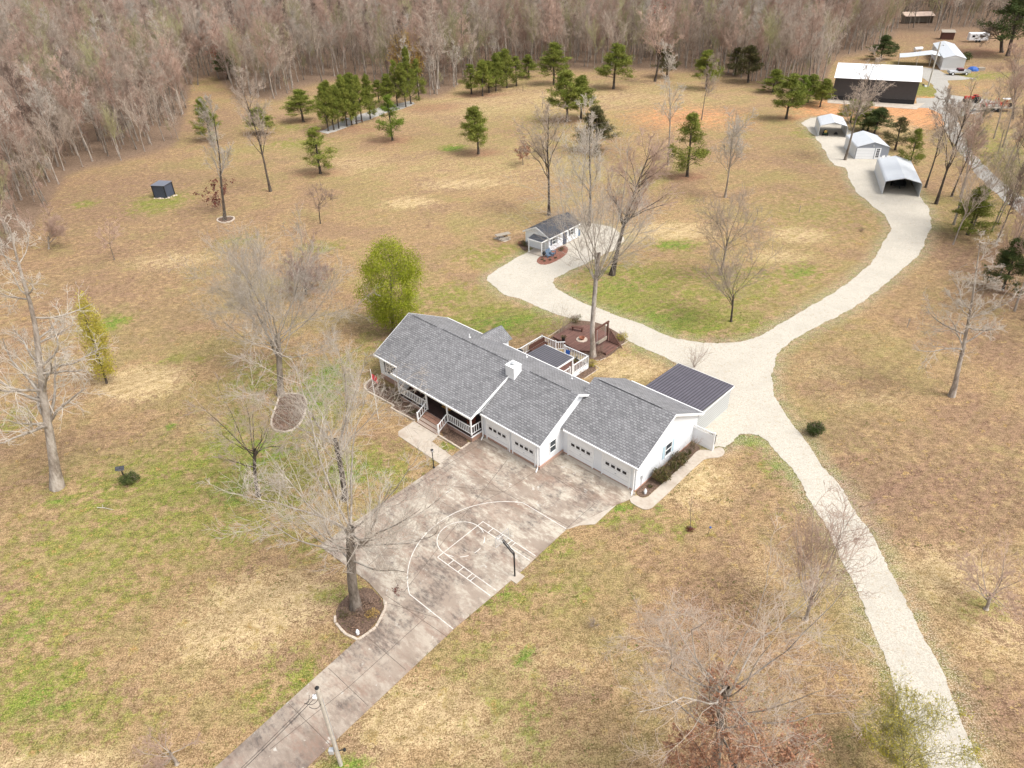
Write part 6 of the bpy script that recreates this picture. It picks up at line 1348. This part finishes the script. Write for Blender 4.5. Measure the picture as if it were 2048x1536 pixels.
# vehicles and yard things at the far right
B = G(1916, 149.5)
tk = empty('pickup_truck', tuple(B), R(172), 'faded silver and maroon pickup truck with a loaded bed by the mobile home', 'truck')
a = MB(); a.box(-2.6, 2.6, -.9, .9, .5, .95); a.build('body', M['steel'], tk, .08)
a = MB(); a.slab([(-.9, -.78, 1.6), (.5, -.78, 1.6), (.5, .78, 1.6), (-.9, .78, 1.6)], .64); a.build('cab', plain('maroon_paint', (.16, .03, .04), .2, 3, .4), tk, .1)
a = MB(); a.box(.52, .54, -.66, .66, 1.08, 1.5); a.box(-.8, .4, -.80, -.785, 1.1, 1.5); a.box(-.8, .4, .785, .80, 1.1, 1.5); a.build('cab_window', M['glassdark'], tk)
a = MB(); a.box(.56, 2.55, -.82, .82, .951, 1.1); a.build('hood', M['steel'], tk, .05)
a = MB(); a.box(-2.6, -1.0, -.9, -.82, .951, 1.2); a.box(-2.6, -1.0, .82, .9, .951, 1.2); a.box(-2.6, -2.52, -.82, .82, .951, 1.2); a.build('bed_side', M['steel'], tk)
for sx in (-1.6, 1.7):
    for sy in (-.86, .86):
        a = MB(); a.wheel((sx, sy, .38), (0, 1, 0), .38, .24); wl_ = a.build('wheel', M['rubber'], tk); a = MB(); a.wheel((sx, sy * 1.15, .38), (0, 1, 0), .22, .04); a.build('rim', M['trim'], wl_)
B = G(1985, 222)
tr_ = empty('flatbed_trailer', tuple(B), R(-8), 'low flatbed trailer under the red farm machine', 'trailer')
a = MB(); a.box(-3.8, 3.8, -1.1, 1.1, .7, .85); a.build('deck', M['greywood'], tr_); a = MB(); a.bar((3.8, 0, .7), (5.5, 0, .6), .12); a.build('tongue', M['blackmetal'], tr_)
for sx in (-.6, .6):
    for sy in (-1.15, 1.15): a = MB(); a.wheel((sx, sy, .4), (0, 1, 0), .4, .2); a.build('wheel', M['rubber'], tr_)
hr = empty('farm_implement', (B[0] + .2, B[1] + .4, .86), R(-8), 'red farm implement with arms and wheels sitting on the trailer by the lane', 'farm machine')
a = MB(); a.bar((-3, 0, .6), (3, 0, .6), .2); a.bar((-3, -.8, .5), (3, .8, .9), .14); a.bar((-2, -.9, .4), (-2, .9, 1.3), .14); a.bar((1, -.9, .4), (1, .9, 1.4), .14); a.build('frame', M['red'], hr)
qz = random.Random(4)
for k in range(9):
    x = -2.8 + k * .7; a = MB(); a.bar((x, 0, .6), (x + qz.uniform(-.4, .4), qz.uniform(-1, 1), qz.uniform(.9, 1.9)), .09); a.bar((x, 0, .6), (x + qz.uniform(-.5, .5), -.9, .05), .08); a.build('arm', M['red'], hr)
for x in (-2.6, 2.8): a = MB(); a.wheel((x, -.9, .45), (0, 1, 0), .45, .2); a.build('wheel', M['rubber'], hr)
a = MB(); a.box(1.6, 3.4, -.4, .8, 1.5, 1.56); a.build('cover', M['white'], hr)
B = G(1942, 205); lo = empty('tractor', tuple(B), R(170), 'old dull red tractor left of the trailer', 'tractor')
a = MB(); a.box(-.4, 1.7, -.35, .35, .8, 1.4); a.build('hood', M['red'], lo, .06)
a = MB(); a.box(-1.1, -.4, -.35, .35, .7, 1.15); a.box(-1.0, -.6, -.25, .25, 1.15, 1.6); a.build('seat', M['blackmetal'], lo, .04)
for sy in (-.75, .75):
    a = MB(); a.wheel((-.8, sy, .75), (0, 1, 0), .75, .35); a.build('wheel', M['rubber'], lo); a = MB(); a.wheel((1.3, sy * .8, .4), (0, 1, 0), .4, .22); a.build('wheel', M['rubber'], lo); a = MB(); a.box(-1.4, -.3, sy - .2, sy + .2, 1.52, 1.58); a.build('fender', M['red'], lo)
e = empty('tarp_pile', tuple(G(1945, 141)), 0, 'blue tarp over a small heap beside the pickup truck', 'tarp'); a = MB(); a.lathe((0, 0, 0), [(1.5, 0), (1.3, .5), (.8, .9), (.2, 1.0)], 9); a.build('cover', M['blue'], e, .05); a = MB(); a.box(1.2, 3.0, -.6, .6, 0, .7); a.build('box', M['greywood'], e)
e = empty('propane_tank', tuple(G(1835, 104)), R(10), 'white propane tank on legs on the far lawn', 'tank'); a = MB(); a.bar((-1.3, 0, .9), (1.3, 0, .9), 1.0, 1.0, 14); a.build('tank_body', M['white'], e, .1)
for x in (-.8, .8): a = MB(); a.box(x - .1, x + .1, -.35, .35, 0, .5); a.build('leg', M['steel'], e)
cpv = empty('camper', tuple(G(1953, 84)), R(-14), 'white camper trailer parked under the far trees', 'camper'); a = MB(); a.box(-2.8, 2.8, -1.1, 1.1, .5, 2.7); a.build('body', M['white'], cpv, .2); a = MB(); a.box(-2., -1.2, -1.13, -1.105, 1.5, 2.1); a.box(.3, 1.4, -1.13, -1.105, 1.5, 2.1); a.build('window', M['glassdark'], cpv)
for x in (-.5, .4): a = MB(); a.wheel((x, -1.1, .35), (0, 1, 0), .35, .2); a.build('wheel', M['rubber'], cpv)
os_ = empty('old_shed', tuple(G(1836, 47)), R(-6), 'rusty open fronted old shed in the far clearing', 'shed')
a = MB(); a.box(-5, 5, 3.0, 3.1, 0, 2.4); a.box(-5, -4.9, 0, 3, 0, 2.4); a.box(4.9, 5, 0, 3, 0, 2.4); a.build('wall', M['greywood'], os_); a = MB(); a.slab([(-5.3, -.4, 2.5), (5.3, -.4, 2.5), (5.3, 3.4, 3.5), (-5.3, 3.4, 3.5)], .1); a.build('roof', plain('rusty_pale_roof', (.55, .42, .34), .2, .8, .8), os_)
for x in (-3, 0, 3): a = MB(); a.bar((x, -.2, 0), (x, -.2, 2.4), .15); a.build('post', M['greywood'], os_)
s2 = empty('small_shed', tuple(G(1893, 78)), R(-20), 'dark little shed behind the mobile home', 'shed'); a = MB(); a.box(-1.8, 1.8, -1.4, 1.4, 0, 2.1); a.build('wall', M['brownwood'], s2); a = MB(); a.slab([(-2, -1.6, 2.15), (2, -1.6, 2.15), (2, 1.6, 2.6), (-2, 1.6, 2.6)], .08); a.build('roof', M['greywood'], s2)
e = empty('water_tank', tuple(G(701, 248)), R(14), 'square pale grey tank among the pine row', 'tank'); a = MB(); a.box(-1.0, 1.0, -.7, .7, .05, 1.15); a.build('tank_body', M['steel'], e, .08); a = MB(); a.box(-1.05, 1.05, -.75, .75, 1.152, 1.22); a.build('lid', M['trim'], e)
e = empty('garden_bench', tuple(G(716, 246)), R(14), 'plain wooden bench among the pine row', 'bench'); a = MB(); a.box(-1.2, 1.2, -.2, .2, .42, .5); a.build('seat', M['brownwood'], e)
for x in (-1, 1): a = MB(); a.box(x - .06, x + .06, -.18, .18, 0, .42); a.build('leg', M['brownwood'], e)
